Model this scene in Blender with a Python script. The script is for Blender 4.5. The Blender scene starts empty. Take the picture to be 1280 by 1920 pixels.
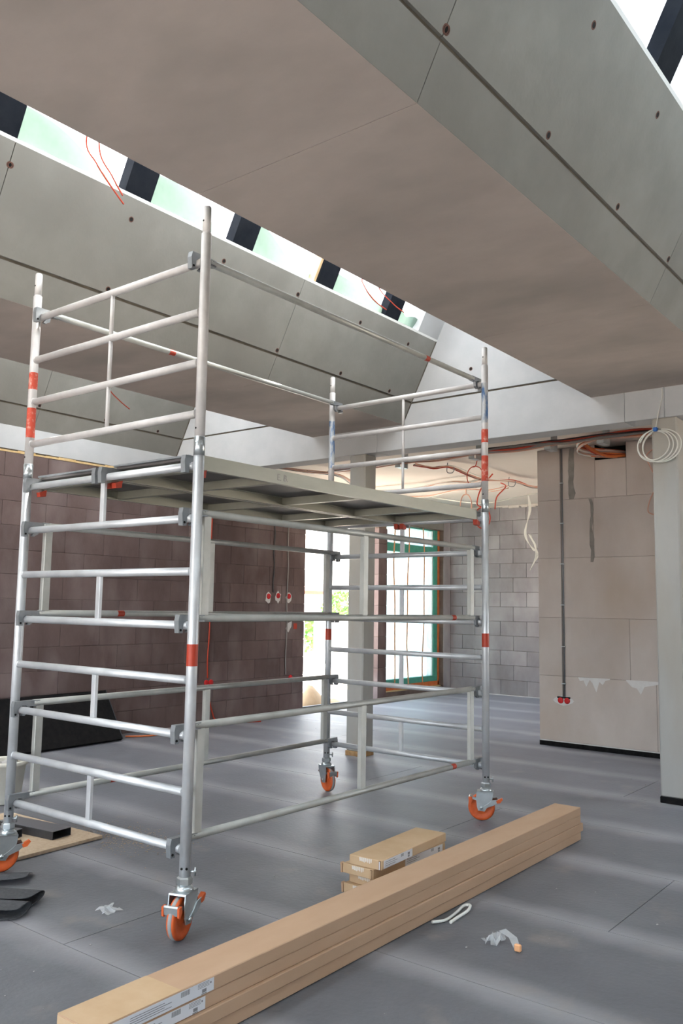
import bpy, math, random
from mathutils import Vector, Matrix
random.seed(7)
R = math.radians
scene = bpy.context.scene
col = scene.collection

# ------------------------------------------------------------------ camera
F_PX = 1597.0                                  # focal length in pixels of the 1280x1920 frame
YAW, PITCH, ROLL = -0.6665, 0.1104, 0.0155
CAM = Vector((4.429, -2.702, 1.473))
fw = Vector((math.sin(YAW)*math.cos(PITCH), math.cos(YAW)*math.cos(PITCH), math.sin(PITCH)))
rt = Vector((math.cos(YAW), -math.sin(YAW), 0))
up = rt.cross(fw)
rt2 = rt*math.cos(ROLL) + up*math.sin(ROLL)
up2 = up*math.cos(ROLL) - rt*math.sin(ROLL)
cd = bpy.data.cameras.new('camera')
cd.sensor_fit = 'VERTICAL'; cd.sensor_height = 36.0; cd.lens = F_PX*36.0/1920.0
cd.clip_start = 0.05; cd.clip_end = 300
cam = bpy.data.objects.new('camera', cd); col.objects.link(cam)
cam.matrix_world = Matrix(((rt2.x, up2.x, -fw.x, CAM.x), (rt2.y, up2.y, -fw.y, CAM.y), (rt2.z, up2.z, -fw.z, CAM.z), (0, 0, 0, 1)))
scene.camera = cam

# ------------------------------------------------------------------ world, sun, exposure
w = bpy.data.worlds.new('world'); scene.world = w; w.use_nodes = True
bg = w.node_tree.nodes['Background']
bg.inputs[0].default_value = (0.76, 0.88, 1.0, 1); bg.inputs[1].default_value = 1.0
sd = bpy.data.lights.new('sun', 'SUN'); sd.energy = 12.0; sd.angle = R(1.5); sd.color = (1.0, 0.94, 0.86)
sun = bpy.data.objects.new('sun', sd); col.objects.link(sun)
sun.rotation_euler = Vector((0.15, 0.85, 0.90)).to_track_quat('Z', 'Y').to_euler()   # from behind the far wall
vs = scene.view_settings
vs.view_transform = 'Standard'; vs.look = 'None'; vs.exposure = 3.0; vs.gamma = 1.0; vs.use_curve_mapping = False
cy = scene.cycles
cy.max_bounces = 14; cy.diffuse_bounces = 9; cy.glossy_bounces = 4; cy.transmission_bounces = 8; cy.transparent_max_bounces = 16
cy.sample_clamp_indirect = 6.0; cy.caustics_reflective = False; cy.caustics_refractive = False

# ------------------------------------------------------------------ materials
MATS = {}
def srgb(r, g, b):
    f = lambda c: c/12.92 if c <= .04045 else ((c+.055)/1.055)**2.4
    return (f(r/255), f(g/255), f(b/255))
def mat(name, c, rough=.7, metal=0.0, c2=None, scale=4.0, detail=6.0, bump=0.0, bscale=60.0, spec=.4, rand=0.0, c3=None, s3=.6, stretch=None, lo=.35, hi=.65, objco=False):
    m = bpy.data.materials.new(name); m.use_nodes = True
    nt = m.node_tree; N = nt.nodes; L = nt.links; b = N['Principled BSDF']
    b.inputs['Roughness'].default_value = rough; b.inputs['Metallic'].default_value = metal
    b.inputs['Specular IOR Level'].default_value = spec
    tc = N.new('ShaderNodeTexCoord'); geo = N.new('ShaderNodeNewGeometry')
    co = tc.outputs['Object'] if objco else geo.outputs['Position']
    if stretch:
        mp = N.new('ShaderNodeMapping'); mp.inputs['Scale'].default_value = stretch; L.new(co, mp.inputs[0]); co = mp.outputs[0]
    cur = None
    if c2:
        n = N.new('ShaderNodeTexNoise'); n.inputs['Scale'].default_value = scale; n.inputs['Detail'].default_value = detail; n.inputs['Roughness'].default_value = .62
        L.new(co, n.inputs['Vector'])
        r = N.new('ShaderNodeValToRGB'); r.color_ramp.elements[0].position = lo; r.color_ramp.elements[1].position = hi
        r.color_ramp.elements[0].color = (*c, 1); r.color_ramp.elements[1].color = (*c2, 1)
        L.new(n.outputs['Fac'], r.inputs[0]); cur = r.outputs[0]
        if c3:
            n3 = N.new('ShaderNodeTexNoise'); n3.inputs['Scale'].default_value = s3; n3.inputs['Detail'].default_value = 4; L.new(co, n3.inputs['Vector'])
            r3 = N.new('ShaderNodeValToRGB'); r3.color_ramp.elements[0].position = .48; r3.color_ramp.elements[1].position = .72
            L.new(n3.outputs['Fac'], r3.inputs[0])
            mx = N.new('ShaderNodeMixRGB'); mx.inputs[2].default_value = (*c3, 1); L.new(r3.outputs[0], mx.inputs[0]); L.new(cur, mx.inputs[1]); cur = mx.outputs[0]
    if rand:
        oi = N.new('ShaderNodeObjectInfo'); mr = N.new('ShaderNodeMapRange')
        mr.inputs[3].default_value = 1-rand; mr.inputs[4].default_value = 1+rand; L.new(oi.outputs['Random'], mr.inputs[0])
        hs = N.new('ShaderNodeHueSaturation'); L.new(mr.outputs[0], hs.inputs['Value'])
        if cur: L.new(cur, hs.inputs['Color'])
        else: hs.inputs['Color'].default_value = (*c, 1)
        cur = hs.outputs[0]
    if cur: L.new(cur, b.inputs['Base Color'])
    else: b.inputs['Base Color'].default_value = (*c, 1)
    if bump:
        nb = N.new('ShaderNodeTexNoise'); nb.inputs['Scale'].default_value = bscale; nb.inputs['Detail'].default_value = 5; L.new(co, nb.inputs['Vector'])
        bp = N.new('ShaderNodeBump'); bp.inputs['Strength'].default_value = bump; bp.inputs['Distance'].default_value = .01
        L.new(nb.outputs['Fac'], bp.inputs['Height']); L.new(bp.outputs[0], b.inputs['Normal'])
    MATS[name] = m
    return m
mat('concrete', (.215, .208, .190), .82, c2=(.25, .241, .222), scale=3, c3=(.19, .181, .162), s3=.9, bump=.08, bscale=45, rand=.03)
mat('concrete_soffit', (.50, .435, .395), .8, c2=(.59, .51, .46), scale=2.2, c3=(.40, .36, .325), s3=1.5, bump=.06, bscale=45, stretch=(.6, 1, 1))  # pinkish bounce light put into the colour, paler than the beam sides
mat('concrete_lit', (.42, .43, .445), .82, c2=(.47, .478, .49), scale=3, c3=(.39, .39, .39), s3=.8, bump=.06, bscale=45)  # paler, bluer concrete: skylight on the cross beam put into the colour
mat('concrete_column', (.345, .342, .325), .82, c2=(.385, .38, .36), scale=3, c3=(.33, .30, .255), s3=2.0, stretch=(1, 1, .3), bump=.05, bscale=45)
mat('joint_dark', (.11, .095, .075), .95, c2=(.16, .14, .11), scale=8)
mat('block_shaded', (.112, .076, .072), .75, c2=(.150, .105, .099), scale=3.5, c3=(.215, .168, .162), s3=2.2, bump=.12, bscale=70, rand=.10, stretch=(1, 1, .55), spec=.3)  # same block as the far wall, dimness of the left wall in the colour
mat('block_lit', (.27, .24, .245), .8, c2=(.34, .31, .315), scale=3.5, c3=(.41, .385, .385), s3=2.0, bump=.12, bscale=70, rand=.13, stretch=(1, 1, .55), spec=.35)  # lit copy of the wall block, cool daylight put into the colour
mat('mortar', (.10, .075, .065), .95, c2=(.20, .15, .12), scale=3)
mat('lime_block', (.49, .43, .39), .85, c2=(.55, .49, .45), scale=2.4, c3=(.45, .375, .315), s3=1.3, bump=.05, bscale=60, rand=.06, stretch=(1, 1, .6))
mat('filler_grey', (.21, .195, .175), .9, c2=(.27, .255, .23), scale=9)
mat('plaster_white', (.62, .60, .58), .9, c2=(.70, .69, .67), scale=12)
mat('bitumen', (.006, .006, .007), .9, c2=(.014, .013, .013), scale=20, bump=.2, bscale=30, spec=.12)
mat('foam', (.55, .36, .16), .9, c2=(.62, .46, .25), scale=14, bump=.5, bscale=40)
mat('galv', (.58, .60, .63), .40, .40, c2=(.66, .68, .70), scale=9, c3=(.50, .515, .535), s3=5, bump=.03, bscale=80)
mat('galv_dusty', (.55, .535, .53), .6, .25, c2=(.63, .615, .61), scale=11, c3=(.48, .46, .455), s3=5, bump=.05, bscale=90)
mat('galv_dull', (.43, .44, .415), .5, .5, c2=(.50, .505, .48), scale=7, c3=(.38, .38, .35), s3=4, bump=.04, bscale=80)
mat('cast_grey', (.23, .245, .26), .5, .55, c2=(.28, .295, .31), scale=20)
mat('zinc', (.50, .54, .56), .32, .85, c2=(.58, .62, .63), scale=20)
mat('alu', (.32, .32, .27), .45, .55, c2=(.38, .375, .325), scale=5, c3=(.27, .265, .22), s3=3, stretch=(1, .3, 1))
mat('deck_ply', (.085, .078, .078), .5, c2=(.12, .11, .108), scale=5, bump=.1, bscale=120)
mat('red_paint', (.50, .065, .035), .6, c2=(.62, .35, .29), scale=26, lo=.52, hi=.68)
mat('blue_smear', (.46, .48, .50), .5, .3, c2=(.07, .16, .34), scale=9, lo=.48, hi=.62, stretch=(3, 3, .8))
mat('red_tape', (.42, .045, .02), .45)
mat('orange_plastic', (.72, .135, .03), .42, c2=(.60, .10, .025), scale=18)
mat('tyre_grey', (.30, .30, .30), .7, c2=(.36, .355, .35), scale=20)
mat('rust_brown', (.12, .055, .04), .85)
mat('black_hole', (.006, .006, .006), .9)  # near-black, stands in for shade inside holes and the wall recess
mat('red_plastic', (.55, .012, .015), .45)
mat('cardboard', (.45, .295, .19), .8, c2=(.49, .33, .22), scale=5, c3=(.43, .275, .175), s3=2, stretch=(1, .3, 1), spec=.25)
mat('cardboard_light', (.50, .345, .205), .8, c2=(.55, .39, .245), scale=6, spec=.25)
mat('cardboard_gap_shade', (.22, .13, .07), .9)  # shade of the flap gaps as a colour
mat('label_white', (.66, .67, .70), .5)
mat('print_grey', (.20, .20, .21), .6)
mat('tape_clear', (.72, .66, .58), .12, spec=.7)
mat('chipboard', (.42, .31, .21), .85, c2=(.50, .39, .28), scale=40)
mat('black_metal', (.05, .05, .055), .35, .4, c2=(.07, .07, .075), scale=12)
mat('black_metal_lit', (.20, .20, .215), .4, .6)  # top of the black profiles, light from above put into the colour
mat('felt', (.05, .053, .06), .95, c2=(.075, .078, .085), scale=60, bump=.2, bscale=300)
mat('cable_red', (.50, .055, .025), .5)
mat('cable_orange', (.66, .17, .05), .5)
mat('cable_pink', (.62, .36, .27), .5)
mat('cable_white', (.66, .65, .60), .45)
mat('cable_grey', (.27, .25, .235), .5)
mat('cable_black', (.05, .045, .045), .5)
mat('blue_plastic', (.03, .15, .50), .4)
mat('wood', (.55, .37, .20), .75, c2=(.62, .44, .26), scale=12)
mat('black_foil', (.006, .008, .013), .85, c2=(.011, .013, .018), scale=10, bump=.1, bscale=20, spec=.12)
mat('sill_white', (.78, .78, .77), .7)
mat('green_frame', (.06, .30, .22), .5, c2=(.08, .36, .27), scale=9)
mat('orange_seal', (.52, .12, .03), .6, c2=(.62, .18, .05), scale=10)
mat('tape_orange', (.78, .40, .20), .6)
mat('insulation', (.55, .40, .20), .9, c2=(.62, .48, .28), scale=14)
mat('bucket_plastic', (.55, .53, .46), .6, c2=(.62, .60, .54), scale=10)
mat('mortar_dust', (.38, .37, .36), .95)
mat('paving', (.50, .44, .38), .9, c2=(.58, .52, .45), scale=3)
mat('leaf', (.10, .22, .045), .7, c2=(.17, .32, .08), scale=8)
mat('tarp_blue', (.44, .60, .68), .6, c2=(.50, .66, .73), scale=2)
mat('facade', (.72, .70, .66), .9, c2=(.77, .75, .71), scale=2)
mat('plaster_wall', (.47, .45, .43), .9, c2=(.53, .51, .49), scale=2)
mat('rust_base', (.30, .17, .075), .9, c2=(.40, .25, .12), scale=20)
mat('strap_white', (.72, .72, .68), .5)
mat('roof_felt', (.12, .12, .125), .9)
mat('ceiling_far', (.68, .62, .56), .85, c2=(.72, .66, .60), scale=1.5, c3=(.64, .575, .51), s3=.8)

def mat_floor():
    m = bpy.data.materials.new('membrane'); m.use_nodes = True; nt = m.node_tree; N = nt.nodes; L = nt.links; b = N['Principled BSDF']
    b.inputs['Roughness'].default_value = .48; b.inputs['Specular IOR Level'].default_value = .5; b.inputs['Sheen Weight'].default_value = .26; b.inputs['Sheen Roughness'].default_value = .35; b.inputs['Sheen Tint'].default_value = (.92, .90, 1, 1)
    tc = N.new('ShaderNodeTexCoord'); geo = N.new('ShaderNodeNewGeometry')
    n1 = N.new('ShaderNodeTexNoise'); n1.inputs['Scale'].default_value = 1.7; n1.inputs['Detail'].default_value = 8; n1.inputs['Roughness'].default_value = .6; L.new(geo.outputs['Position'], n1.inputs['Vector'])
    r1 = N.new('ShaderNodeValToRGB'); r1.color_ramp.elements[0].position = .36; r1.color_ramp.elements[1].position = .68
    r1.color_ramp.elements[0].color = (.080, .085, .096, 1); r1.color_ramp.elements[1].color = (.124, .129, .141, 1); L.new(n1.outputs['Fac'], r1.inputs[0])
    # building dust trodden along the laps of the sheets
    sp = N.new('ShaderNodeSeparateXYZ'); L.new(tc.outputs['Generated'], sp.inputs[0])
    n2 = N.new('ShaderNodeTexNoise'); n2.inputs['Scale'].default_value = 2.3; n2.inputs['Detail'].default_value = 6; L.new(geo.outputs['Position'], n2.inputs['Vector'])
    a = N.new('ShaderNodeMath'); a.operation = 'SUBTRACT'; a.inputs[1].default_value = .5; L.new(sp.outputs['Y'], a.inputs[0])
    ab = N.new('ShaderNodeMath'); ab.operation = 'ABSOLUTE'; L.new(a.outputs[0], ab.inputs[0])
    nn = N.new('ShaderNodeMath'); nn.operation = 'MULTIPLY_ADD'; nn.inputs[1].default_value = .22; L.new(n2.outputs['Fac'], nn.inputs[0]); L.new(ab.outputs[0], nn.inputs[2])
    mr = N.new('ShaderNodeMapRange'); mr.inputs[1].default_value = .42; mr.inputs[2].default_value = .63; mr.inputs[3].default_value = 0; mr.inputs[4].default_value = .62; mr.clamp = True; L.new(nn.outputs[0], mr.inputs[0])
    mx = N.new('ShaderNodeMixRGB'); mx.inputs[2].default_value = (.345, .34, .36, 1); L.new(mr.outputs[0], mx.inputs[0]); L.new(r1.outputs[0], mx.inputs[1])
    # tan plaster dust blotches
    n3 = N.new('ShaderNodeTexNoise'); n3.inputs['Scale'].default_value = 3.1; n3.inputs['Detail'].default_value = 7; L.new(geo.outputs['Position'], n3.inputs['Vector'])
    r3 = N.new('ShaderNodeValToRGB'); r3.color_ramp.elements[0].position = .60; r3.color_ramp.elements[1].position = .80; r3.color_ramp.elements[1].color = (.55, .55, .55, 1); L.new(n3.outputs['Fac'], r3.inputs[0])
    m2 = N.new('ShaderNodeMixRGB'); m2.inputs[2].default_value = (.28, .24, .20, 1); L.new(r3.outputs[0], m2.inputs[0]); L.new(mx.outputs[0], m2.inputs[1])
    oi = N.new('ShaderNodeObjectInfo'); mo = N.new('ShaderNodeMapRange'); mo.inputs[3].default_value = .93; mo.inputs[4].default_value = 1.07; L.new(oi.outputs['Random'], mo.inputs[0])
    hs = N.new('ShaderNodeHueSaturation'); L.new(mo.outputs[0], hs.inputs['Value']); L.new(m2.outputs[0], hs.inputs['Color']); L.new(hs.outputs[0], b.inputs['Base Color'])
    nb = N.new('ShaderNodeTexNoise'); nb.inputs['Scale'].default_value = 40; nb.inputs['Detail'].default_value = 6; L.new(geo.outputs['Position'], nb.inputs['Vector'])
    bp = N.new('ShaderNodeBump'); bp.inputs['Strength'].default_value = .15; bp.inputs['Distance'].default_value = .01; L.new(nb.outputs['Fac'], bp.inputs['Height']); L.new(bp.outputs[0], b.inputs['Normal'])
    MATS['membrane'] = m
mat_floor()
def mat_film(name, c, trans, clear):          # plastic sheet: part clear, part milky
    m = bpy.data.materials.new(name); m.use_nodes = True; nt = m.node_tree; N = nt.nodes; L = nt.links
    N.remove(N['Principled BSDF']); out = N['Material Output']
    tl = N.new('ShaderNodeBsdfTranslucent'); tl.inputs[0].default_value = (*[x*trans for x in c], 1)
    df = N.new('ShaderNodeBsdfDiffuse'); df.inputs[0].default_value = (*[x*(.9-trans) for x in c], 1)
    ad = N.new('ShaderNodeAddShader'); L.new(tl.outputs[0], ad.inputs[0]); L.new(df.outputs[0], ad.inputs[1])
    tr = N.new('ShaderNodeBsdfTransparent'); tr.inputs[0].default_value = (*c, 1)
    mx = N.new('ShaderNodeMixShader')
    geo = N.new('ShaderNodeNewGeometry'); n = N.new('ShaderNodeTexNoise'); n.inputs['Scale'].default_value = 4; n.inputs['Detail'].default_value = 4; L.new(geo.outputs['Position'], n.inputs['Vector'])
    mr = N.new('ShaderNodeMapRange'); mr.inputs[1].default_value = .3; mr.inputs[2].default_value = .7; mr.inputs[3].default_value = max(0, clear-.15); mr.inputs[4].default_value = min(1, clear+.15); L.new(n.outputs['Fac'], mr.inputs[0])
    L.new(mr.outputs[0], mx.inputs[0]); L.new(ad.outputs[0], mx.inputs[1]); L.new(tr.outputs[0], mx.inputs[2])
    L.new(mx.outputs[0], out.inputs[0]); MATS[name] = m
mat_film('film_white', (.95, .97, .98), .40, -.15)
mat_film('film_green', (.20, .262, .21), .70, .30)
mat_film('film_pale', (.86, .95, 1.0), .15, -.15)
mat_film('film_blue', (.52, .61, .64), .60, .55)
mat_film('film_clear', (.93, .95, .96), .30, .50)

# ------------------------------------------------------------------ mesh helpers
class MB:
    def __init__(s): s.v = []; s.f = []; s.sm = []
    def add(s, vs_, fs, smooth=False):
        o = len(s.v); s.v += [tuple(p) for p in vs_]; s.f += [tuple(i+o for i in f) for f in fs]; s.sm += [smooth]*len(fs); return s
    def box(s, x0, x1, y0, y1, z0, z1):
        return s.add([(x0,y0,z0),(x1,y0,z0),(x1,y1,z0),(x0,y1,z0),(x0,y0,z1),(x1,y0,z1),(x1,y1,z1),(x0,y1,z1)],
                     [(0,3,2,1),(4,5,6,7),(0,1,5,4),(1,2,6,5),(2,3,7,6),(3,0,4,7)])
    def cbox(s, x0, x1, y0, y1, z0, z1, c=.004):      # box with chamfered edges
        vs_ = []; 
        for sx in (0,1):
            for sy in (0,1):
                for sz in (0,1):
                    X = x1 if sx else x0; Y = y1 if sy else y0; Z = z1 if sz else z0
                    dx = -c if sx else c; dy = -c if sy else c; dz = -c if sz else c
                    vs_ += [(X, Y+dy, Z+dz), (X+dx, Y, Z+dz), (X+dx, Y+dy, Z)]
        I = lambda sx,sy,sz,k: (sx*4+sy*2+sz)*3+k
        fs = [(I(0,0,0,0),I(0,0,1,0),I(0,1,1,0),I(0,1,0,0)),(I(1,0,0,0),I(1,1,0,0),I(1,1,1,0),I(1,0,1,0)),
              (I(0,0,0,1),I(1,0,0,1),I(1,0,1,1),I(0,0,1,1)),(I(0,1,0,1),I(0,1,1,1),I(1,1,1,1),I(1,1,0,1)),
              (I(0,0,0,2),I(0,1,0,2),I(1,1,0,2),I(1,0,0,2)),(I(0,0,1,2),I(1,0,1,2),I(1,1,1,2),I(0,1,1,2))]
        for a in (0,1):
            for b_ in (0,1):
                fs.append((I(a,b_,0,0),I(a,b_,1,0),I(a,b_,1,1),I(a,b_,0,1)) if a!=b_ else (I(a,b_,0,1),I(a,b_,1,1),I(a,b_,1,0),I(a,b_,0,0)))
                fs.append((I(a,0,b_,0),I(a,1,b_,0),I(a,1,b_,2),I(a,0,b_,2)) if a==b_ else (I(a,0,b_,2),I(a,1,b_,2),I(a,1,b_,0),I(a,0,b_,0)))
                fs.append((I(0,a,b_,1),I(1,a,b_,1),I(1,a,b_,2),I(0,a,b_,2)) if a!=b_ else (I(0,a,b_,2),I(1,a,b_,2),I(1,a,b_,1),I(0,a,b_,1)))
        for sx in (0,1):
            for sy in (0,1):
                for sz in (0,1):
                    t = (I(sx,sy,sz,0),I(sx,sy,sz,1),I(sx,sy,sz,2))
                    fs.append(t if (sx+sy+sz)%2 else t[::-1])
        return s.add(vs_, fs)
    def tube(s, p, q, r, n=16, r2=None, caps=True):
        p = Vector(p); q = Vector(q); d = (q-p).normalized(); a = d.orthogonal().normalized(); b_ = d.cross(a)
        r2 = r if r2 is None else r2
        vs_ = [p+(a*math.cos(2*math.pi*i/n)+b_*math.sin(2*math.pi*i/n))*r for i in range(n)] + [q+(a*math.cos(2*math.pi*i/n)+b_*math.sin(2*math.pi*i/n))*r2 for i in range(n)]
        s.add(vs_, [(i,(i+1)%n,n+(i+1)%n,n+i) for i in range(n)], True)
        if caps:
            o = len(s.v)-2*n; s.f += [tuple(o+i for i in reversed(range(n))), tuple(o+n+i for i in range(n))]; s.sm += [False, False]
        return s
    def sweep(s, pts, r, n=6, smooth=6):
        P = [Vector(p) for p in pts]
        if smooth > 1 and len(P) > 2:
            Q = []
            for i in range(len(P)-1):
                a = P[max(i-1,0)]; b_ = P[i]; c = P[i+1]; d = P[min(i+2,len(P)-1)]
                for k in range(smooth):
                    t = k/smooth; Q.append(.5*((2*b_)+(c-a)*t+(2*a-5*b_+4*c-d)*t*t+(3*b_-a-3*c+d)*t**3))
            Q.append(P[-1]); P = Q
        nrm = None; vs_ = []
        for i, p in enumerate(P):
            d = (P[min(i+1,len(P)-1)]-P[max(i-1,0)]).normalized()
            nrm = d.orthogonal().normalized() if nrm is None else (nrm-d*nrm.dot(d)).normalized()
            b_ = d.cross(nrm)
            vs_ += [p+(nrm*math.cos(2*math.pi*k/n)+b_*math.sin(2*math.pi*k/n))*r for k in range(n)]
        fs = [(i*n+k, i*n+(k+1)%n, (i+1)*n+(k+1)%n, (i+1)*n+k) for i in range(len(P)-1) for k in range(n)]
        s.add(vs_, fs, True)
        o = len(s.v)-len(vs_); m_ = len(vs_)
        s.f += [tuple(o+k for k in reversed(range(n))), tuple(o+m_-n+k for k in range(n))]; s.sm += [False, False]
        return s
    def prism(s, poly, axis, a0, a1):             # polygon (two coordinates) pushed along an axis from a0 to a1
        def P(u, v, a): return (a,u,v) if axis == 0 else ((u,a,v) if axis == 1 else (u,v,a))
        n = len(poly); vs_ = [P(u,v,a0) for u,v in poly]+[P(u,v,a1) for u,v in poly]
        ar = sum(poly[i][0]*poly[(i+1)%n][1]-poly[(i+1)%n][0]*poly[i][1] for i in range(n))
        flip = (ar > 0) == (axis != 1)
        fs = [(i,(i+1)%n,n+(i+1)%n,n+i) for i in range(n)] + [tuple(reversed(range(n))), tuple(range(n,2*n))]
        if not flip: fs = [tuple(reversed(f)) for f in fs]
        if a1 < a0: fs = [tuple(reversed(f)) for f in fs]
        return s.add(vs_, fs)
    def lathe(s, prof, c, axis=(0,0,1), n=24):
        ax = Vector(axis).normalized(); a = ax.orthogonal().normalized(); b_ = ax.cross(a); c = Vector(c); m_ = len(prof)
        vs_ = [c+ax*h+(a*math.cos(2*math.pi*i/n)+b_*math.sin(2*math.pi*i/n))*r for i in range(n) for r,h in prof]
        return s.add(vs_, [(i*m_+k, ((i+1)%n)*m_+k, ((i+1)%n)*m_+k+1, i*m_+k+1) for i in range(n) for k in range(m_-1)], True)
    def flat(s): s.sm = [False]*len(s.f); return s
    def mesh(s, name, m=None):
        me = bpy.data.meshes.new(name); me.from_pydata(s.v, [], s.f); me.update()
        me.polygons.foreach_set('use_smooth', s.sm)
        if m: me.materials.append(MATS[m])
        return me
    def build(s, name, m, parent=None, loc=None, rot=None):
        o = bpy.data.objects.new(name, s.mesh(name, m)); col.objects.link(o)
        if parent: o.parent = parent
        if loc: o.location = loc
        if rot: o.rotation_euler = rot
        return o
def link(name, me, parent, loc, rot=None):
    o = bpy.data.objects.new(name, me); col.objects.link(o); o.parent = parent; o.location = loc
    if rot: o.rotation_euler = rot
    return o
def empty(name, loc=(0,0,0), parent=None):
    o = bpy.data.objects.new(name, None); col.objects.link(o); o.location = loc; o.empty_display_size = .1
    if parent: o.parent = parent
    return o
def tag(o, label=None, cat=None, group=None, kind=None):
    if label: o['label'] = label
    if cat: o['category'] = cat
    if group: o['group'] = group
    if kind: o['kind'] = kind
    return o
def struct(o): return tag(o, kind='structure')

# ================================================================== THE SETTING
XW = -3.6            # left block wall
YH = 4.2             # face of the cross beam
Y0 = -8.0            # back of the hall
XR = 7.85            # right end of the hall
YF = 10.74           # far wall
SOFF = 3.278         # underside of the hollow beams
JZ = 3.483           # shadow joint
TOPZ = 4.05          # top of the sloped concrete, glazing starts
SEAMS = [Y0, -5.28, -2.78, -.28, 2.23, YH]

# ---- floor: concrete slab with dark membrane sheets laid across it
floor = struct(MB().box(XW-.3, XR+.3, Y0-.3, YF+.3, -.30, -.012).build('floor', 'joint_dark'))
rows = [-8.0, -7.0, -6.05, -5.1, -4.15, -3.2, -2.25, -1.3, -.38, .44, 1.31, 2.29, 3.2, 4.2, 5.06, 5.97, 6.9, 7.9, 8.87, 9.8, 10.74]
butts = {-.38: [1.11], 1.31: [2.874], 2.29: [1.352], 3.2: [0.0], .44: [-1.6, 4.6], 4.2: [1.9], 5.06: [-1.7], -1.3: [3.6]}
for i in range(len(rows)-1):
    y0, y1 = rows[i], rows[i+1]
    xs = [XW+.001] + butts.get(y0, [2.0+random.uniform(-2, 3)]) + [XR-.001]
    for k in range(len(xs)-1):
        n = max(2, int((xs[k+1]-xs[k])/.12)); mb = MB(); g = .0022
        vs_ = []
        for a in range(n+1):                       # slightly wavy long edges, edges curl up a few millimetres
            x = xs[k]+g+(xs[k+1]-xs[k]-2*g)*a/n
            for (t, c) in ((0, 1), (.04, .45), (.5, 0), (.96, .45), (1, 1)):
                wv = .003*math.sin(x*3.1+(i if t < .5 else i+1)*1.7)*(abs(t-.5)*2)**6
                vs_.append((x, y0+g+(y1-y0-2*g)*t+wv, .0))
        fs = [(a*5+b_, (a+1)*5+b_, (a+1)*5+b_+1, a*5+b_+1) for a in range(n) for b_ in range(4)]
        mb.add(vs_, fs, False)
        lo = len(mb.v); top = n*5+4
        rim = [a*5 for a in range(n+1)] + [n*5+b_ for b_ in range(1,5)] + [a*5+4 for a in range(n-1,-1,-1)] + [b_ for b_ in range(3,0,-1)]
        mb.v += [(vs_[r_][0], vs_[r_][1], -.011) for r_ in rim]; m_ = len(rim)
        for r_ in range(m_): mb.f.append((rim[r_], lo+r_, lo+(r_+1)%m_, rim[(r_+1)%m_])); mb.sm.append(False)
        mb.build('membrane_sheet', 'membrane', floor)

# ---- block walls
def block_mesh(dx, dy, dz, m, c=.004):
    return MB().cbox(0, dx, 0, dy, 0, dz, c).mesh('block', m)
OP0, OP1, WI0, WI1 = 6.68, 8.50, 8.74, 10.50          # door opening and window in the left wall
wl = struct(MB().box(XW-.36, XW-.012, Y0, OP0-.01, 0, 3.0).box(XW-.36, XW-.012, OP0-.01, YF, 2.86, 3.27)
            .box(XW-.36, XW-.012, OP1+.012, WI0-.012, 0, 2.86).box(XW-.36, XW-.012, WI0-.012, WI1+.012, -.2, .10)
            .box(XW-.36, XW-.012, WI1+.012, YF+.3, 0, 3.27).box(XW-.36, XW-.012, -8.36, Y0, 0, 3.0).build('wall_left', 'mortar'))
bm50 = block_mesh(.34, .4975, .2475, 'block_shaded', .0025); bm25 = block_mesh(.34, .2475, .2475, 'block_shaded', .0025)
def lay(parent, y0, y1, z0, z1, off):
    nrow = round((z1-z0)/.25)
    for r in range(nrow):
        y = y1; first = True
        while y > y0+.02:
            ln = .25 if (first and (r+off) % 2) else .5
            first = False
            ln = min(ln, y-y0)
            if ln > .49: me = bm50
            elif abs(ln-.25) < .01: me = bm25
            else: me = block_mesh(.34, ln-.004, .246, 'block_shaded')
            link('block', me, parent, (XW-.34+random.uniform(-.0015, .0015), y-ln+.002, z0+r*.25+.002)); y -= ln
lay(wl, -1.32, OP0, 0, 3.0, 0)
for r in range(11):                                     # pier between the door opening and the window
    link('block', block_mesh(.34, WI0-OP1-.004, .246, 'block_shaded') if r == 0 else wl_pier, wl, (XW-.34, OP1+.002, r*.25+.002))
    if r == 0: wl_pier = wl.children[-1].data
MB().box(XW-.34, XW, Y0, -1.324, 0, 3.0).build('block_field', 'block_shaded', wl)
MB().box(XW-.34, XW, OP0+.002, WI1, 2.87, 3.26).build('lintel', 'concrete', wl)
MB().box(XW-.34, XW, WI1+.014, YF, 0, 3.26).build('corner_strip', 'block_lit', wl)
fj = MB()                                               # squeezed-out mounting foam under the ring beam
y = -1.0
while y < OP0:
    l_ = random.uniform(.10, .3); d = random.uniform(.002, .012); h = random.uniform(.012, .03)
    fj.box(XW-.1, XW+d-.004, y, y+l_, 3.0, 3.0+h); y += l_
fj.build('foam_joint', 'foam', wl)

wf = struct(MB().box(XW-.3, XR, YF+.012, YF+.36, 0, 3.27).build('wall_far', 'mortar'))
fm50 = MB().cbox(0, .496, 0, .3, 0, .246, .004).mesh('block', 'block_lit'); fm25 = MB().cbox(0, .246, 0, .3, 0, .246, .004).mesh('block', 'block_lit')
for r in range(13):
    x = XW+.0; k = 0
    while x < .7:
        ln = .25 if (k == 0 and r % 2) else .5
        link('block', fm50 if ln == .5 else fm25, wf, (x+.002, YF+random.uniform(-.002, .001), r*.25+.012)); x += ln; k += 1
MB().box(.76, XR, YF, YF+.3, 0, 3.27).build('block_field', 'block_lit', wf)
MB().box(XW, XR, YF-.015, YF+.02, 0, .012).build('mortar_bed', 'plaster_white', wf)
# ragged foam line below the slab
fj = MB(); x = XW
while x < .7:
    l_ = random.uniform(.04, .14); fj.box(x, x+l_, YF-.03-random.uniform(0, .03), YF+.01, 3.255-random.uniform(.0, .05), 3.268); x += l_
fj.build('foam_joint', 'ceiling_far', wf)

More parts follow.
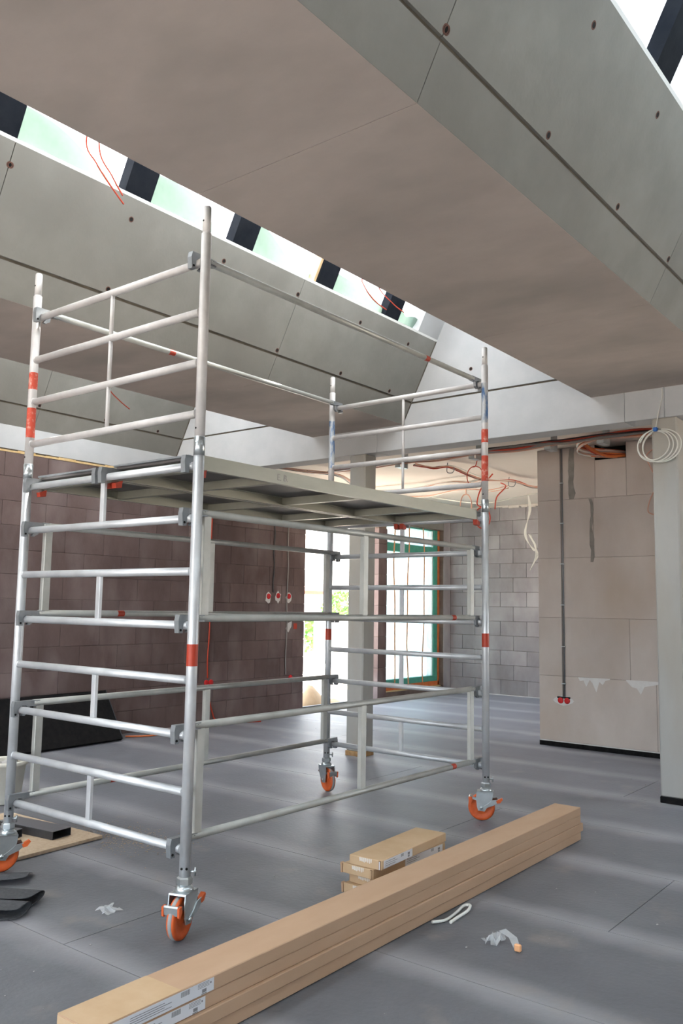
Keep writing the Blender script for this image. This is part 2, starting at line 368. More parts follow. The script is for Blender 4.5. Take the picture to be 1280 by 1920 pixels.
# free-standing wall of large sand-lime blocks
PX0, PX1, PY = .25, 4.6, 6.2
HX0, HX1, HZ = .925, 1.268, 3.10
wp = struct(MB().box(PX0+.006, HX0, PY+.012, PY+.24, 0, 3.27).box(HX1, PX1, PY+.012, PY+.24, 0, 3.27).box(HX0, HX1, PY+.012, PY+.24, 0, HZ).build('wall_partition', 'mortar'))
cz = [.062, .755, 1.388, 2.042, 2.688, 3.27]
vj = [[1.53, 2.53, 3.53], [1.268, 2.27, 3.27], [1.75, 2.75, 3.75], [.90, 1.9, 2.9, 3.9], None]
for r in range(5):
    if vj[r]:
        xs = [PX0]+vj[r]+[PX1]
        cells = [(xs[k], xs[k+1], cz[r], cz[r+1]) for k in range(len(xs)-1)]
    else:
        cells = [(PX0, HX0, cz[4], 3.27), (HX0, HX1, cz[4], HZ), (HX1, 2.1, cz[4], 3.27), (2.1, 3.1, cz[4], 3.27), (3.1, PX1, cz[4], 3.27)]
    for (a, b_, z0, z1) in cells:
        MB().cbox(a+.001, b_-.001, PY, PY+.23, z0+.001, z1-.001, .0025).build('block', 'lime_block', wp)
MB().cbox(PX0, PX1, PY+.001, PY+.23, .03, .061, .002).build('levelling_course', 'plaster_white', wp)
MB().box(PX0-.001, PX1, PY-.004, PY+.02, 0, .05).build('bitumen_strip', 'bitumen', wp)
MB().box(HX0+.001, HX1-.001, PY+.20, PY+.235, HZ, 3.27).build('recess_back', 'black_hole', wp)  # near-black back and lining give the void its shade by colour
MB().box(HX0+.0005, HX0+.004, PY+.004, PY+.2, HZ, 3.27).box(HX1-.004, HX1-.0005, PY+.004, PY+.2, HZ, 3.27).box(HX0, HX1, PY+.004, PY+.2, HZ, HZ+.004).build('recess_shade', 'black_hole', wp)
def patch(name, m, pts, y, parent, th=.002):
    MB().prism(pts, 1, y-th, y).build(name, m, parent)
def ragged(x0, x1, z0, z1, j=.015, n=9):
    pts = [(x0+random.uniform(-j, j), z0+(z1-z0)*i/n) for i in range(n+1)] + [(x1+random.uniform(-j, j), z1-(z1-z0)*i/n) for i in range(n+1)]
    return pts
patch('filler_patch', 'filler_grey', ragged(.63, .69, 2.69, 3.26, .014), PY, wp)
patch('filler_patch', 'filler_grey', ragged(.86, .895, 1.99, 2.68, .012, 11), PY, wp)
patch('plaster_run', 'plaster_white', [(.70,.755),(.72,.715),(.76,.725),(.79,.66),(.83,.735),(.86,.70),(.90,.61),(.935,.72),(.97,.69),(1.0,.735),(1.05,.75),(1.05,.76)], PY, wp)
patch('plaster_run', 'plaster_white', [(1.22,.75),(1.28,.69),(1.33,.68),(1.37,.62),(1.41,.70),(1.5,.72),(1.56,.735),(1.56,.76),(1.22,.76)], PY, wp)
patch('plaster_patch', 'plaster_white', [(.44+.1*math.cos(a)+.09+.02*math.cos(3*a), .495+.055*math.sin(a)) for a in [k*math.pi/8 for k in range(16)]], PY, wp, .0015)
# grey conduit clipped to it, with the two red boxes
cp = empty('conduit_pipe', (.54, PY, .52))
tag(cp, 'pair of thin grey cable conduits running down beige block wall to red boxes', 'conduit')
MB().tube((-.008, -.010, .02), (-.008, -.010, 2.74), .008, 10).build('pipe', 'cable_grey', cp)
MB().tube((.010, -.009, .02), (.010, -.009, 2.74), .007, 10).build('pipe', 'cast_grey', cp)
for z in (.15, .55, 1.0, 1.45, 1.9, 2.35):
    MB().cbox(-.022, .024, -.021, 0, z, z+.012, .002).build('clip', 'zinc', cp)
def sockets(root, spots, nrm):                     # red round lids with a darker rim
    for p in spots:
        MB().lathe([(0, .012), (.026, .012), (.030, .009), (.034, .002), (.034, -.001)], p, nrm, 20).build('socket_lid', 'red_plastic', root)
sb = empty('socket_box', (.535, PY, .495)); tag(sb, 'pair of red socket boxes low on beige block wall', 'socket box')
sockets(sb, [(-.037, 0, 0), (.037, 0, 0)], (0, -1, 0))
MB().cbox(-.075, .075, -.006, 0, .022, .042, .002).build('box_rim', 'black_hole', sb)

# ---- right wall, back wall; unseen window openings in both, added for daylight
wr = MB().box(XR, XR+.3, Y0-.3, YF+.3, 2.9, 3.6).box(XR, XR+.3, Y0-.3, YF+.3, 0, .12).box(XR, XR+.3, 3.2, 6.6, .12, 2.9).box(XR, XR+.3, 10.2, YF+.3, .12, 2.9)
wr.box(XR, XR+.3, Y0-.3, 3.3, .12, 2.9)
struct(wr.build('wall_right', 'plaster_wall'))
wb = MB()
wb.box(XW-.36, XR+.3, Y0-.3, Y0, 2.9, 3.6).box(XW-.36, XR+.3, Y0-.3, Y0, 0, .12)
for x0, x1 in ((XW-.36, -2.6), (.6, 1.2), (4.4, 5.0), (7.4, XR+.3)): wb.box(x0, x1, Y0-.3, Y0, .12, 2.9)
struct(wb.build('wall_back', 'plaster_wall'))

# ---- hollow concrete beams with sloping sides, carried by the cross beam
ceil = struct(empty('ceiling', (0, 0, SOFF)))
def sl(e, s, z): return e + s*.5*(z-SOFF)                # x on a sloped side at height z
cO = Vector((0, 0, -SOFF))
def cbuild(mb, name, m, parent=None):
    o = mb.build(name, m); 
    o.parent = parent or ceil
    if parent is None: o.location = (0, 0, -SOFF)
    return o
holesY = [-3.55, -2.73, -1.91, -1.09, -.27, .575, 1.40, 2.22, 3.04, 3.79]
def side(e, s, holes=True):
    """sloping side of a beam: edge at x=e, leaning towards s (+1/-1)."""
    for i in range(len(SEAMS)-1):
        y0, y1 = SEAMS[i]+.0025, SEAMS[i+1]-.0025
        t = -s*.14
        a = [(e+s*.0006, SOFF+.0008), (sl(e, s, JZ-.009), JZ-.009), (sl(e, s, JZ-.009)+t, JZ-.009), (e+t, SOFF+.02)]
        cbuild(MB().prism(a, 1, y0, y1), 'edge_strip', 'concrete')
        a = [(sl(e, s, JZ+.009), JZ+.009), (sl(e, s, TOPZ), TOPZ), (sl(e, s, TOPZ)+t, TOPZ), (sl(e, s, JZ+.009)+t, JZ+.009)]
        pn = cbuild(MB().prism(a, 1, y0, y1), 'sloped_panel', 'concrete')
        nr = Vector((s*.894, 0, -.447))
        if holes:
            for hy in holesY:
                if y0 < hy <= y1+.02:
                    for hz in (3.515, 3.935):
                        c = Vector((sl(e, s, hz), hy-.008 if hy > y1-.03 else hy, hz))
                        h = MB().lathe([(.0, .0008), (.013, .0008)], c, nr, 14).build('anchor_hole', 'black_hole', pn)
                        MB().lathe([(.0125, .001), (.0155, .0016), (.0185, .0004)], c, nr, 14).build('anchor_rim', 'rust_brown', pn)
    a = [(sl(e, s, JZ-.012)-s*.012, JZ-.012), (sl(e, s, JZ+.012)-s*.012, JZ+.012), (sl(e, s, JZ+.012)-s*.05, JZ+.012), (sl(e, s, JZ-.012)-s*.05, JZ-.012)]
    cbuild(MB().prism(a, 1, Y0, YH), 'shadow_joint', 'joint_dark')
    a = [(e, SOFF+.002), (sl(e, s, TOPZ), TOPZ), (sl(e, s, TOPZ)+s*.004, TOPZ), (e+s*.004, SOFF+.002)]
    cbuild(MB().prism(a, 1, YH-.016, YH-.002), 'corner_joint', 'joint_dark')
    a = [(sl(e, s, TOPZ), TOPZ), (sl(e, s, TOPZ+.018), TOPZ+.018), (sl(e, s, TOPZ)-s*.14, TOPZ+.018), (sl(e, s, TOPZ)-s*.14, TOPZ)]
    cbuild(MB().prism(a, 1, Y0, YH), 'sill_strip', 'sill_white')
BEAMS = [(-1.41, -.24), (1.69, 2.84), (4.77, 5.92)]
for b0, b1 in BEAMS:
    for i in range(len(SEAMS)-1):
        cbuild(MB().box(b0+.0005, b1-.0005, SEAMS[i]+.002, SEAMS[i+1]-.002, SOFF, SOFF+.14), 'soffit_panel', 'concrete_soffit')
    side(b0, -1); side(b1, 1)
    cbuild(MB().box(sl(b0, -1, TOPZ)+.10, sl(b1, 1, TOPZ)-.10, Y0, YH+.3, TOPZ-.06, TOPZ+.02), 'roof_slab', 'roof_felt')
side(XW, 1); side(XR, -1)
MB().box(XW-.34, XW, Y0, YH+.23, 3.034, SOFF).build('ring_beam', 'concrete_lit', ceil, (0, 0, -SOFF))
MB().box(XW-.34, XW-.01, Y0, YH+.23, 3.0, 3.034).build('shadow_joint', 'joint_dark', ceil, (0, 0, -SOFF))
cbuild(MB().box(XW-.4, XW+.35, Y0, YH, 4.0, 4.06), 'roof_slab', 'roof_felt')
cbuild(MB().box(XR-.35, XR+.4, Y0, YH, 4.0, 4.06), 'roof_slab', 'roof_felt')
cbuild(MB().box(XW-.36, XW-.05, Y0, YH, SOFF, 4.0), 'roof_edge', 'concrete')
cbuild(MB().box(XR+.05, XR+.36, Y0, YH, 3.3, 4.0), 'roof_edge', 'concrete')
cbuild(MB().box(XW-.36, XR+.3, YH+.2, YF+.36, 3.27, 3.45), 'slab', 'ceiling_far')

# cross beam and gable ends
hb = struct(empty('trim_1', (0, YH, 3.03)))
hx = [XW, -.56, 1.975, 2.30, XR]
for k in range(len(hx)-1):
    MB().cbox(hx[k]+.001, hx[k+1]-.001, 0, .235, 0, JZ-3.03-.009, .004).build('beam_segment', 'concrete_lit', hb)
MB().box(XW, XR, .02, .235, JZ-3.03-.012, JZ-3.03+.012).build('shadow_joint', 'joint_dark', hb)
BAYS = [(XW, -1.41), (-.24, 1.69), (2.84, 4.77), (5.92, XR)]
for a0, a1 in BAYS:
    zr = SOFF + (a1-a0)
    zj = JZ+.009
    gp = MB().prism([(sl(a0,1,zj)-.1, zj-3.03), (sl(a1,-1,zj)+.1, zj-3.03), (sl(a1,-1,TOPZ)+.1, TOPZ-3.03), ((a0+a1)/2, zr+.2-3.03), (sl(a0,1,TOPZ)-.1, TOPZ-3.03)], 1, 0, .235).build('gable_panel', 'concrete_lit', hb)
    for xx in ((a0+a1)/2-.2, (a0+a1)/2+.75):
        c = (xx, 0, 3.72-3.03)
        if xx < sl(a1, -1, 3.75)-.05:
            MB().lathe([(0, .0008), (.013, .0008)], c, (0,-1,0), 14).build('anchor_hole', 'black_hole', gp)
            MB().lathe([(.0125, .001), (.0155, .0016), (.0185, .0004)], c, (0,-1,0), 14).build('anchor_rim', 'rust_brown', gp)

# ---- glazed lanterns between the beams: black wrapped rafters, battens, plastic sheeting
def lantern(idx, a0, a1, off):
    root = struct(empty('window_%d' % idx, ((a0+a1)/2, YH, TOPZ)))
    zr = SOFF+(a1-a0); xm = (a0+a1)/2
    def place(mb, name, m): 
        o = mb.build(name, m, root, (-(a0+a1)/2, -YH, -TOPZ)); return o
    ys = [off+.95*k for k in range(-9, 6) if Y0 < off+.95*k < 3.6]
    for e, s in ((a0, 1), (a1, -1)):
        d = Vector((s*.447, 0, .894)); nin = Vector((s*.894, 0, -.447))
        base = Vector((sl(e, s, TOPZ+.018), 0, TOPZ+.018)); top = Vector((sl(e, s, zr-.02), 0, zr-.02))
        def slab(y0, y1, u0, u1, n0, n1, name, m):
            p = base+d*u0; q = base+d*u1 if u1 is not None else top
            poly = [(p+nin*n0), (q+nin*n0), (q+nin*n1), (p+nin*n1)]
            return place(MB().prism([(v.x, v.z) for v in poly], 1, y0, y1), name, m)
        for k, y in enumerate(ys):
            slab(y, y+.205, 0, None, -.005, -.09, 'rafter', 'black_foil')
            if k % 3 == 1: slab(y-.028, y-.002, 0, None, -.02, -.09, 'batten', 'wood')
        slab(3.86, YH, 0, None, 0, -.14, 'end_panel', 'concrete_lit')
        spans = [(ys[k]+.205, ys[k+1]) for k in range(len(ys)-1)] + [(ys[-1]+.205, 3.86)]
        ln = (top-base).length
        for (y0, y1) in spans:
            nu, nv = 8, 8; vs_ = []
            for i in range(nu+1):
                for j in range(nv+1):
                    u = ln*i/nu; yy = y0-.02+(y1-y0+.04)*j/nv
                    p = base+d*u+nin*(-.10-.012*math.sin(yy*7+u*5)); vs_.append((p.x, yy, p.z))
            place(MB().add(vs_, [(i*(nv+1)+j, (i+1)*(nv+1)+j, (i+1)*(nv+1)+j+1, i*(nv+1)+j+1) for i in range(nu) for j in range(nv)], True), 'film_sheet', 'film_white' if idx < 3 else 'film_pale')
            if idx > 2: continue
            # slack green-tinted sheet hanging in the lower part of the opening
            vs_ = []; ph = random.uniform(0, 6); slope = random.uniform(-.08, .02); amp = random.uniform(.02, .05)
            nu, nv = 6, 12
            for i in range(nu+1):
                for j in range(nv+1):
                    t = j/nv; yy = y0+(y1-y0)*t
                    hgt = .115+1.5*slope*2*(t-.5)+amp*math.sin(t*5+ph)
                    u = hgt*i/nu
                    p = base+d*u+nin*(-.07+.018*math.sin(t*9+ph+u*20)*(1-i/nu*.3)); vs_.append((p.x, yy, p.z))
            place(MB().add(vs_, [(i*(nv+1)+j, (i+1)*(nv+1)+j, (i+1)*(nv+1)+j+1, i*(nv+1)+j+1) for i in range(nu) for j in range(nv)], True), 'slack_sheet', 'film_green')
    return root
for i, (a0, a1) in enumerate(BAYS):
    lantern(i+1, a0, a1, (.47, .47, .25, .4)[i])
# the gable at the back of the lanterns
struct(MB().box(XW-.36, XR+.3, Y0-.3, Y0, 3.6, 5.6).build('trim_2', 'plaster_wall'))

# ---- columns
def column(name, x, y, label, basem):
    c = empty(name, (x, y, 0)); tag(c, label, 'column')
    w_ = .20
    MB().cbox(-w_/2, w_/2, 0, w_-.005, .045, 3.03, .012).build('shaft', 'concrete_column', c)
    MB().cbox(-w_/2-.004, w_/2+.004, -.004, w_-.001, 0, .048, .004).build('base_wrap', basem, c)
    return c
column('concrete_column', 2.293, YH-.002, 'square concrete column at right edge with black base wrap and cable coil', 'bitumen')
column('concrete_column', -.80, YH-.002, 'square concrete column behind scaffold with brown-stained foot', 'rust_base')

# ---- window in the left wall: green frame, film, orange sealing strips
wn = struct(empty('window_5', (XW-.12, WI0, 0)))
xf0, xf1 = -.07, .02
def wpart(x0, x1, y0, y1, z0, z1, name, m): return MB().cbox(x0, x1, y0-WI0, y1-WI0, z0, z1, .003).build(name, m, wn)
fr = wpart(xf0, xf1, WI0, WI0+.09, .20, 2.90, 'frame_stile', 'green_frame'); wpart(xf0, xf1, WI1-.17, WI1-.05, .20, 2.90, 'frame_stile', 'green_frame')
wpart(xf0, xf1+.002, WI0, WI1-.05, .19, .285, 'frame_rail', 'green_frame'); wpart(xf0, xf1+.002, WI0, WI1-.05, 2.41, 2.55, 'frame_rail', 'green_frame'); wpart(xf0, xf1+.002, WI0, WI1-.05, 2.84, 2.92, 'frame_rail', 'green_frame')
wpart(xf0, xf1+.01, WI1-.05, WI1+.008, .12, 2.92, 'seal_strip', 'orange_seal'); wpart(xf0, xf1+.01, WI0, WI1, .115, .19, 'seal_strip', 'orange_seal')
wpart(xf0, xf1+.06, WI0, WI1, .0, .115, 'insulation_board', 'insulation')
for z0, z1 in ((.285, 2.41), (2.55, 2.84)):
    wpart(-.03, -.022, WI0+.09, WI1-.17, z0, z1, 'pane', 'film_blue')
    wpart(-.02, .012, WI1-.215, WI1-.19, z0, z1, 'pane_edge', 'sill_white')
for k, yy in enumerate((9.10, 9.50, 9.99)):
    pts = []
    for z in [.19+.225*i for i in range(13)]: pts.append((yy+.025*math.sin(z*2.1+k*2)+.012*math.sin(z*5+k), z))
    a = [(p[0]-.018-WI0, p[1]) for p in pts]+[(p[0]+.018-WI0, p[1]) for p in reversed(pts)]
    MB().prism(a, 0, xf1+.003, xf1+.005).build('tape_strip', 'tape_orange', wn)
wg = struct(MB().box(XW-.36, XW, OP0, WI1, -.06, -.012).build('trim_3', 'concrete'))

# ---- outside
struct(MB().box(-60, XW-.36, -40, 60, -.35, -.12).box(XW-.36, 60, -60, Y0-.3, -.35, -.12).box(XR+.3, 60, Y0-.3, 60, -.35, -.12).build('ground', 'paving'))
def shrub(loc, r, label):
    rnd = random.Random(int(r*1000)+int(loc[1]*10)); mb = MB()
    for k in range(420):
        th = rnd.uniform(0, 6.283); ph = math.acos(rnd.uniform(-.6, 1)); rr = r*rnd.uniform(.75, 1.05)
        c = Vector((rr*math.sin(ph)*math.cos(th), rr*math.sin(ph)*math.sin(th)*1.5, r*.75+rr*math.cos(ph)))
        u = Vector((rnd.uniform(-1,1), rnd.uniform(-1,1), rnd.uniform(-1,1))).normalized()*r*.16; v = u.orthogonal().normalized()*r*.10
        mb.add([c-u, c+v, c+u, c-v], [(0,1,2,3)])
    root = empty('shrub', loc); tag(root, label, 'shrub', 'shrubs outside the door opening')
    mb.build('foliage', 'leaf', root); MB().tube((0,0,0), (0,0,r), .05, 8).build('stem', 'wood', root)
shrub((-14.3, 18.6, -.12), .75, 'low green shrub outside, left of the steel post in the doorway')
shrub((-14.9, 22.0, -.12), .70, 'low green shrub outside, seen right of the scaffold post in the doorway')
shrub((-11.0, 16.9, 1.1), .45, 'raised leafy green shrub seen beside the column in doorway')
bx_ = MB().cbox(-.4, .4, -.7, .7, 0, 1.22, .02); 
pl_ = tag(bx_.build('planter_block', 'facade', None, (-11.0, 16.9, -.12)), 'pale block carrying the raised shrub outside', 'planter')
ba = empty('barrier', (-9.3, 13.4, -.12)); tag(ba, 'red topped barrier panel standing outside beyond the doorway', 'barrier')
MB().cbox(-.03, .03, -1.2, 1.0, 1.88, 1.98, .005).build('rail', 'red_tape', ba)
MB().cbox(-.02, .02, -1.2, 1.0, 1.98, 2.16, .005).build('board', 'cable_pink', ba)
for yy in (-1.1, -.1, .9): MB().cbox(-.03, .03, yy-.03, yy+.03, 0, 1.9, .004).build('post', 'facade', ba)
ff = empty('site_fence', (-8.2, 12.4, -.12)); tag(ff, 'pale site fence with horizontal rails beyond the doorway', 'fence')
for z in (2.55, 3.05): MB().tube((0,-1.6,z), (0,1.6,z), .02, 8).build('rail', 'strap_white', ff)
for yy in (-1.6, 1.6): MB().tube((0,yy,0), (0,yy,3.2), .025, 8).build('post', 'strap_white', ff)
tp_ = empty('tarp_screen', (-6.0, 14.2, -.12)); tag(tp_, 'light blue tarpaulin screen standing outside behind the green window', 'tarpaulin')
vs_ = [(.03*math.sin(j*1.3+i*.4), -1.25+2.6*j/16, 3.3*i/6) for i in range(7) for j in range(17)]
MB().add(vs_, [(i*17+j, (i+1)*17+j, (i+1)*17+j+1, i*17+j+1) for i in range(6) for j in range(16)], True).build('tarp', 'tarp_blue', tp_)
for yy in (-1.25, 1.35): MB().tube((-.05, yy, 0), (-.05, yy, 3.35), .025, 10).build('post', 'galv', tp_)
hs_ = empty('house', (-26, 32, -.12)); tag(hs_, 'pale rendered house far outside beyond the doorway', 'building')
MB().box(-4, 4, -9, 9, 0, 6).build('wall', 'facade', hs_); MB().prism([(-9.4, 5.9), (9.4, 5.9), (0, 9)], 0, -4.3, 4.3).build('roof', 'roof_felt', hs_)

# ================================================================== THE SCAFFOLD TOWER
SW, SL = 1.443, 2.782
RZ = [None]+[.375+.25*(k-1) for k in range(1, 13)]
sc = empty('scaffold_tower', (SW/2, SL/2, 0))
tag(sc, 'galvanised mobile scaffold tower on four orange castor wheels with a platform', 'scaffold')
SO = (-SW/2, -SL/2, 0)
def sp(mb, name, m, parent=None): return mb.build(name, m, parent or sc, None if parent else SO)
posts = {'A': (0, 0), 'B': (SW, 0), 'C': (SW, SL), 'D': (0, SL)}
PR, RR = .0255, .0195
for key, (px, py) in posts.items():
    lo = MB().tube((px, py, .235), (px, py, 2.262), PR, 20)
    post = sp(lo, 'post', 'galv')
    sp(MB().tube((px-.0262*0, py, 2.17), (px, py, 2.258), PR+.0012, 20), 'spigot_sleeve', 'zinc', post)
    for zz in (2.20, 2.235, .30):                         # pin holes facing the camera side
        for (dx, dy) in ((.25, -.97), (.9, -.44)):
            c = Vector((px+dx*(PR+.0012), py+dy*(PR+.0012), zz)); sp(MB().tube(c-Vector((dx, dy, 0))*.004, c+Vector((dx, dy, 0))*.0012, .0055, 10), 'pin_hole', 'zinc' if zz > .5 else 'black_hole', post)
    upp = sp(MB().tube((px, py, 2.262), (px, py, 3.262), PR-.001, 20).tube((px, py, 3.262), (px, py, 3.268), PR-.001, 20, .0205), 'upper_post', 'galv_dusty')
    sp(MB().tube((px, py, 3.262), (px, py, 3.395), .0205, 20).tube((px, py, 3.395), (px, py, 3.402), .0205, 20, .0165), 'spigot', 'galv_dusty', upp)
    for zz in (3.325, 2.30):
        dx, dy = .3, -.954; rr_ = .0205 if zz > 3 else PR-.001
        c = Vector((px-.1*rr_, py-.995*rr_, zz)); sp(MB().tube(c+Vector((0, .004, 0)), c-Vector((0, .001, 0)), .005, 10), 'pin_hole', 'black_hole', upp)
    bands = {'A': [(2.415, 2.59, 1), (2.70, 2.80, 1)], 'B': [(1.19, 1.29, 0)], 'C': [(2.398, 2.585, 1), (2.683, 2.782, 1), (1.20, 1.297, 0)], 'D': [(1.2, 1.29, 0)]}[key]
    if key in 'CD':
        z0, z1 = {'C': (2.83, 3.13), 'D': (2.62, 3.02)}[key]
        sp(MB().tube((px, py, z0), (px, py, z1), PR-.0004, 20, caps=False), 'paint_smear', 'blue_smear', upp)
    for z0, z1, upf in bands:
        r_ = PR+(.0006 if not upf else -.0004)
        sp(MB().tube((px, py, z0), (px, py, z1), r_, 20, caps=False), 'red_band', 'red_paint' if upf else 'red_tape', upp if upf else post)
for py in (0, SL):
    for k in range(1, 13):
        a = 'galv_dusty' if k > 8 else 'galv'
        rg = sp(MB().tube((PR*.8, py, RZ[k]), (SW-PR*.8, py, RZ[k]), RR, 16), 'rung', a)
        for xa, sg in ((PR*.9, 1), (SW-PR*.9, -1)): sp(MB().tube((xa, py, RZ[k]), (xa+sg*.006, py, RZ[k]), RR+.004, 16, RR), 'weld_bead', a, rg)
    for k in (1, 3, 5, 7):
        sp(MB().cbox(SW/2-.016, SW/2+.016, py-.010, py+.010, RZ[k]+RR*.8, RZ[k+1]-RR*.8, .002), 'rung_strut', 'galv')
    for k in (9, 10, 11):
        sp(MB().tube((SW/2, py, RZ[k]+RR*.8), (SW/2, py, RZ[k+1]-RR*.8), .011, 12), 'rung_strut', 'galv_dusty')

def hook(x, y, zr, s, parent, wd=.030, m='cast_grey', clip='cast_grey'):
    """cast claw over a rung at (y, zr); s=+1 when the brace leaves towards +y."""
    pts = [(.11, .048), (.11, .016), (.034, .016), (.026, .021), (.0, .023), (-.022, .008), (-.024, -.036), (-.048, -.036), (-.052, .020), (-.046, .048)]
    pts = [(y+s*a, zr+b_) for a, b_ in pts]
    h = sp(MB().prism(pts, 0, x-wd/2, x+wd/2), 'claw_hook', m, parent)
    return h
def latch(x, y, zr, s, parent, m='cast_grey'):
    pts = [(.020, .016), (.052, .016), (.046, -.018), (.020, -.034), (.004, -.031), (.018, -.012)]
    sp(MB().prism([(y+s*a, zr+b_) for a, b_ in pts], 0, x-.009, x+.009), 'latch', m, parent)
def bolt(x, y, z, parent):
    sp(MB().tube((x+.0145, y, z), (x+.0175, y, z), .006, 10), 'bolt', 'black_hole', parent)
def guard(x, k, m):
    z = RZ[k]+.033
    t = sp(MB().tube((x, .075, z), (x, SL-.075, z), .0185, 16), 'guard_rail', m)
    for y, s in ((0, 1), (SL, -1)): hook(x, y, RZ[k], s, t); latch(x, y, RZ[k], s, t); bolt(x, y+s*.09, RZ[k]+.034, t); bolt(x, y-s*.038, RZ[k]-.022, t)
    return t
X1, X0 = SW-.058, .058
for x in (X0, X1):
    t = guard(x, 12, 'galv_dull')
    sp(MB().tube((x, (2.05 if x == X1 else .95), RZ[12]+.033), (x, (2.10 if x == X1 else 1.0), RZ[12]+.033), .019, 16, caps=False), 'red_band', 'red_tape', t)
    for kt, kb in ((7, 5), (3, 1)):
        fr_ = guard(x, kt, 'galv_dull'); lo_ = guard(x, kb, 'galv_dull')
        for y in (.112, 1.395, 2.67):
            sp(MB().cbox(x-.015, x+.015, y-.024, y+.024, RZ[kb]+.045, RZ[kt]+.022, .003), 'guard_upright', 'galv_dull')
        ym = 2.40 if x == X1 else .62
        sp(MB().tube((x, ym, RZ[kb]+.033), (x, ym+.05, RZ[kb]+.033), .019, 16, caps=False), 'red_band', 'red_tape', lo_)

# platform: two decks side by side
def deck(x0, x1, label):
    zt = RZ[8]+.057; zb = RZ[8]-.012
    d = sp(MB().cbox(x0+.03, x1-.03, .045, SL-.045, zt-.014, zt, .002), 'platform_deck', 'deck_ply'); d['label'] = label
    for xa, xb in ((x0, x0+.028), (x1-.028, x1)):
        s_ = 1 if xa == x0 else -1; xo = xa if s_ == 1 else xb; xi = xb if s_ == 1 else xa
        poly = [(xo, zb), (xi, zb), (xi, zb+.005), (xo+s_*.005, zb+.005), (xo+s_*.005, zt-.016), (xi, zt-.016), (xi, zt-.002), (xi-s_*.006, zt+.003), (xo, zt+.003)]
        sp(MB().prism(poly, 1, .05, SL-.05), 'side_beam', 'alu', d)
    for y in (.10, .62, 1.39, 2.16, SL-.10):
        sp(MB().prism([(y-.02, zt-.016), (y+.02, zt-.016), (y+.02, zt-.021), (y-.015, zt-.021), (y-.015, zb+.012), (y+.02, zb+.012), (y+.02, zb+.006), (y-.02, zb+.006)], 0, x0+.006, x1-.006), 'cross_member', 'alu', d)
    for y, s in ((0, 1), (SL, -1)):
        for x in (x0+.018, x1-.018):
            hook(x, y, RZ[8], s, d)
            sp(MB().prism([(y+s*.03, RZ[8]-.03), (y+s*.075, RZ[8]-.012), (y+s*.07, RZ[8]-.05), (y+s*.035, RZ[8]-.055)], 0, x-.004, x+.03), 'lock_lever', 'red_tape', d)
        sp(MB().cbox(x0+.05, x1-.05, y+s*.02-.010, y+s*.02+.010, zt-.006, zt+.004, .002), 'end_trim', 'cast_grey', d)
    return d
deck(.036, .712, 'deck panel with dark board on the wall side')
dk = deck(.730, SW-.036, 'deck panel with dark board on the open side')
# letters punched in the side beam
fc = bpy.data.curves.new('stamp', 'FONT'); fc.body = 'E. B.'; fc.size = .05; fc.extrude = .0004
tmp = bpy.data.objects.new('stamp', fc); col.objects.link(tmp); bpy.context.view_layer.update()
tm = bpy.data.meshes.new_from_object(tmp.evaluated_get(bpy.context.evaluated_depsgraph_get())); bpy.data.objects.remove(tmp)
tm.materials.clear(); tm.materials.append(MATS['cable_grey'])
st = link('stamped_letters', tm, dk, (SW-.036+.0004, .585, RZ[8]+.006), (R(90), 0, R(90)))

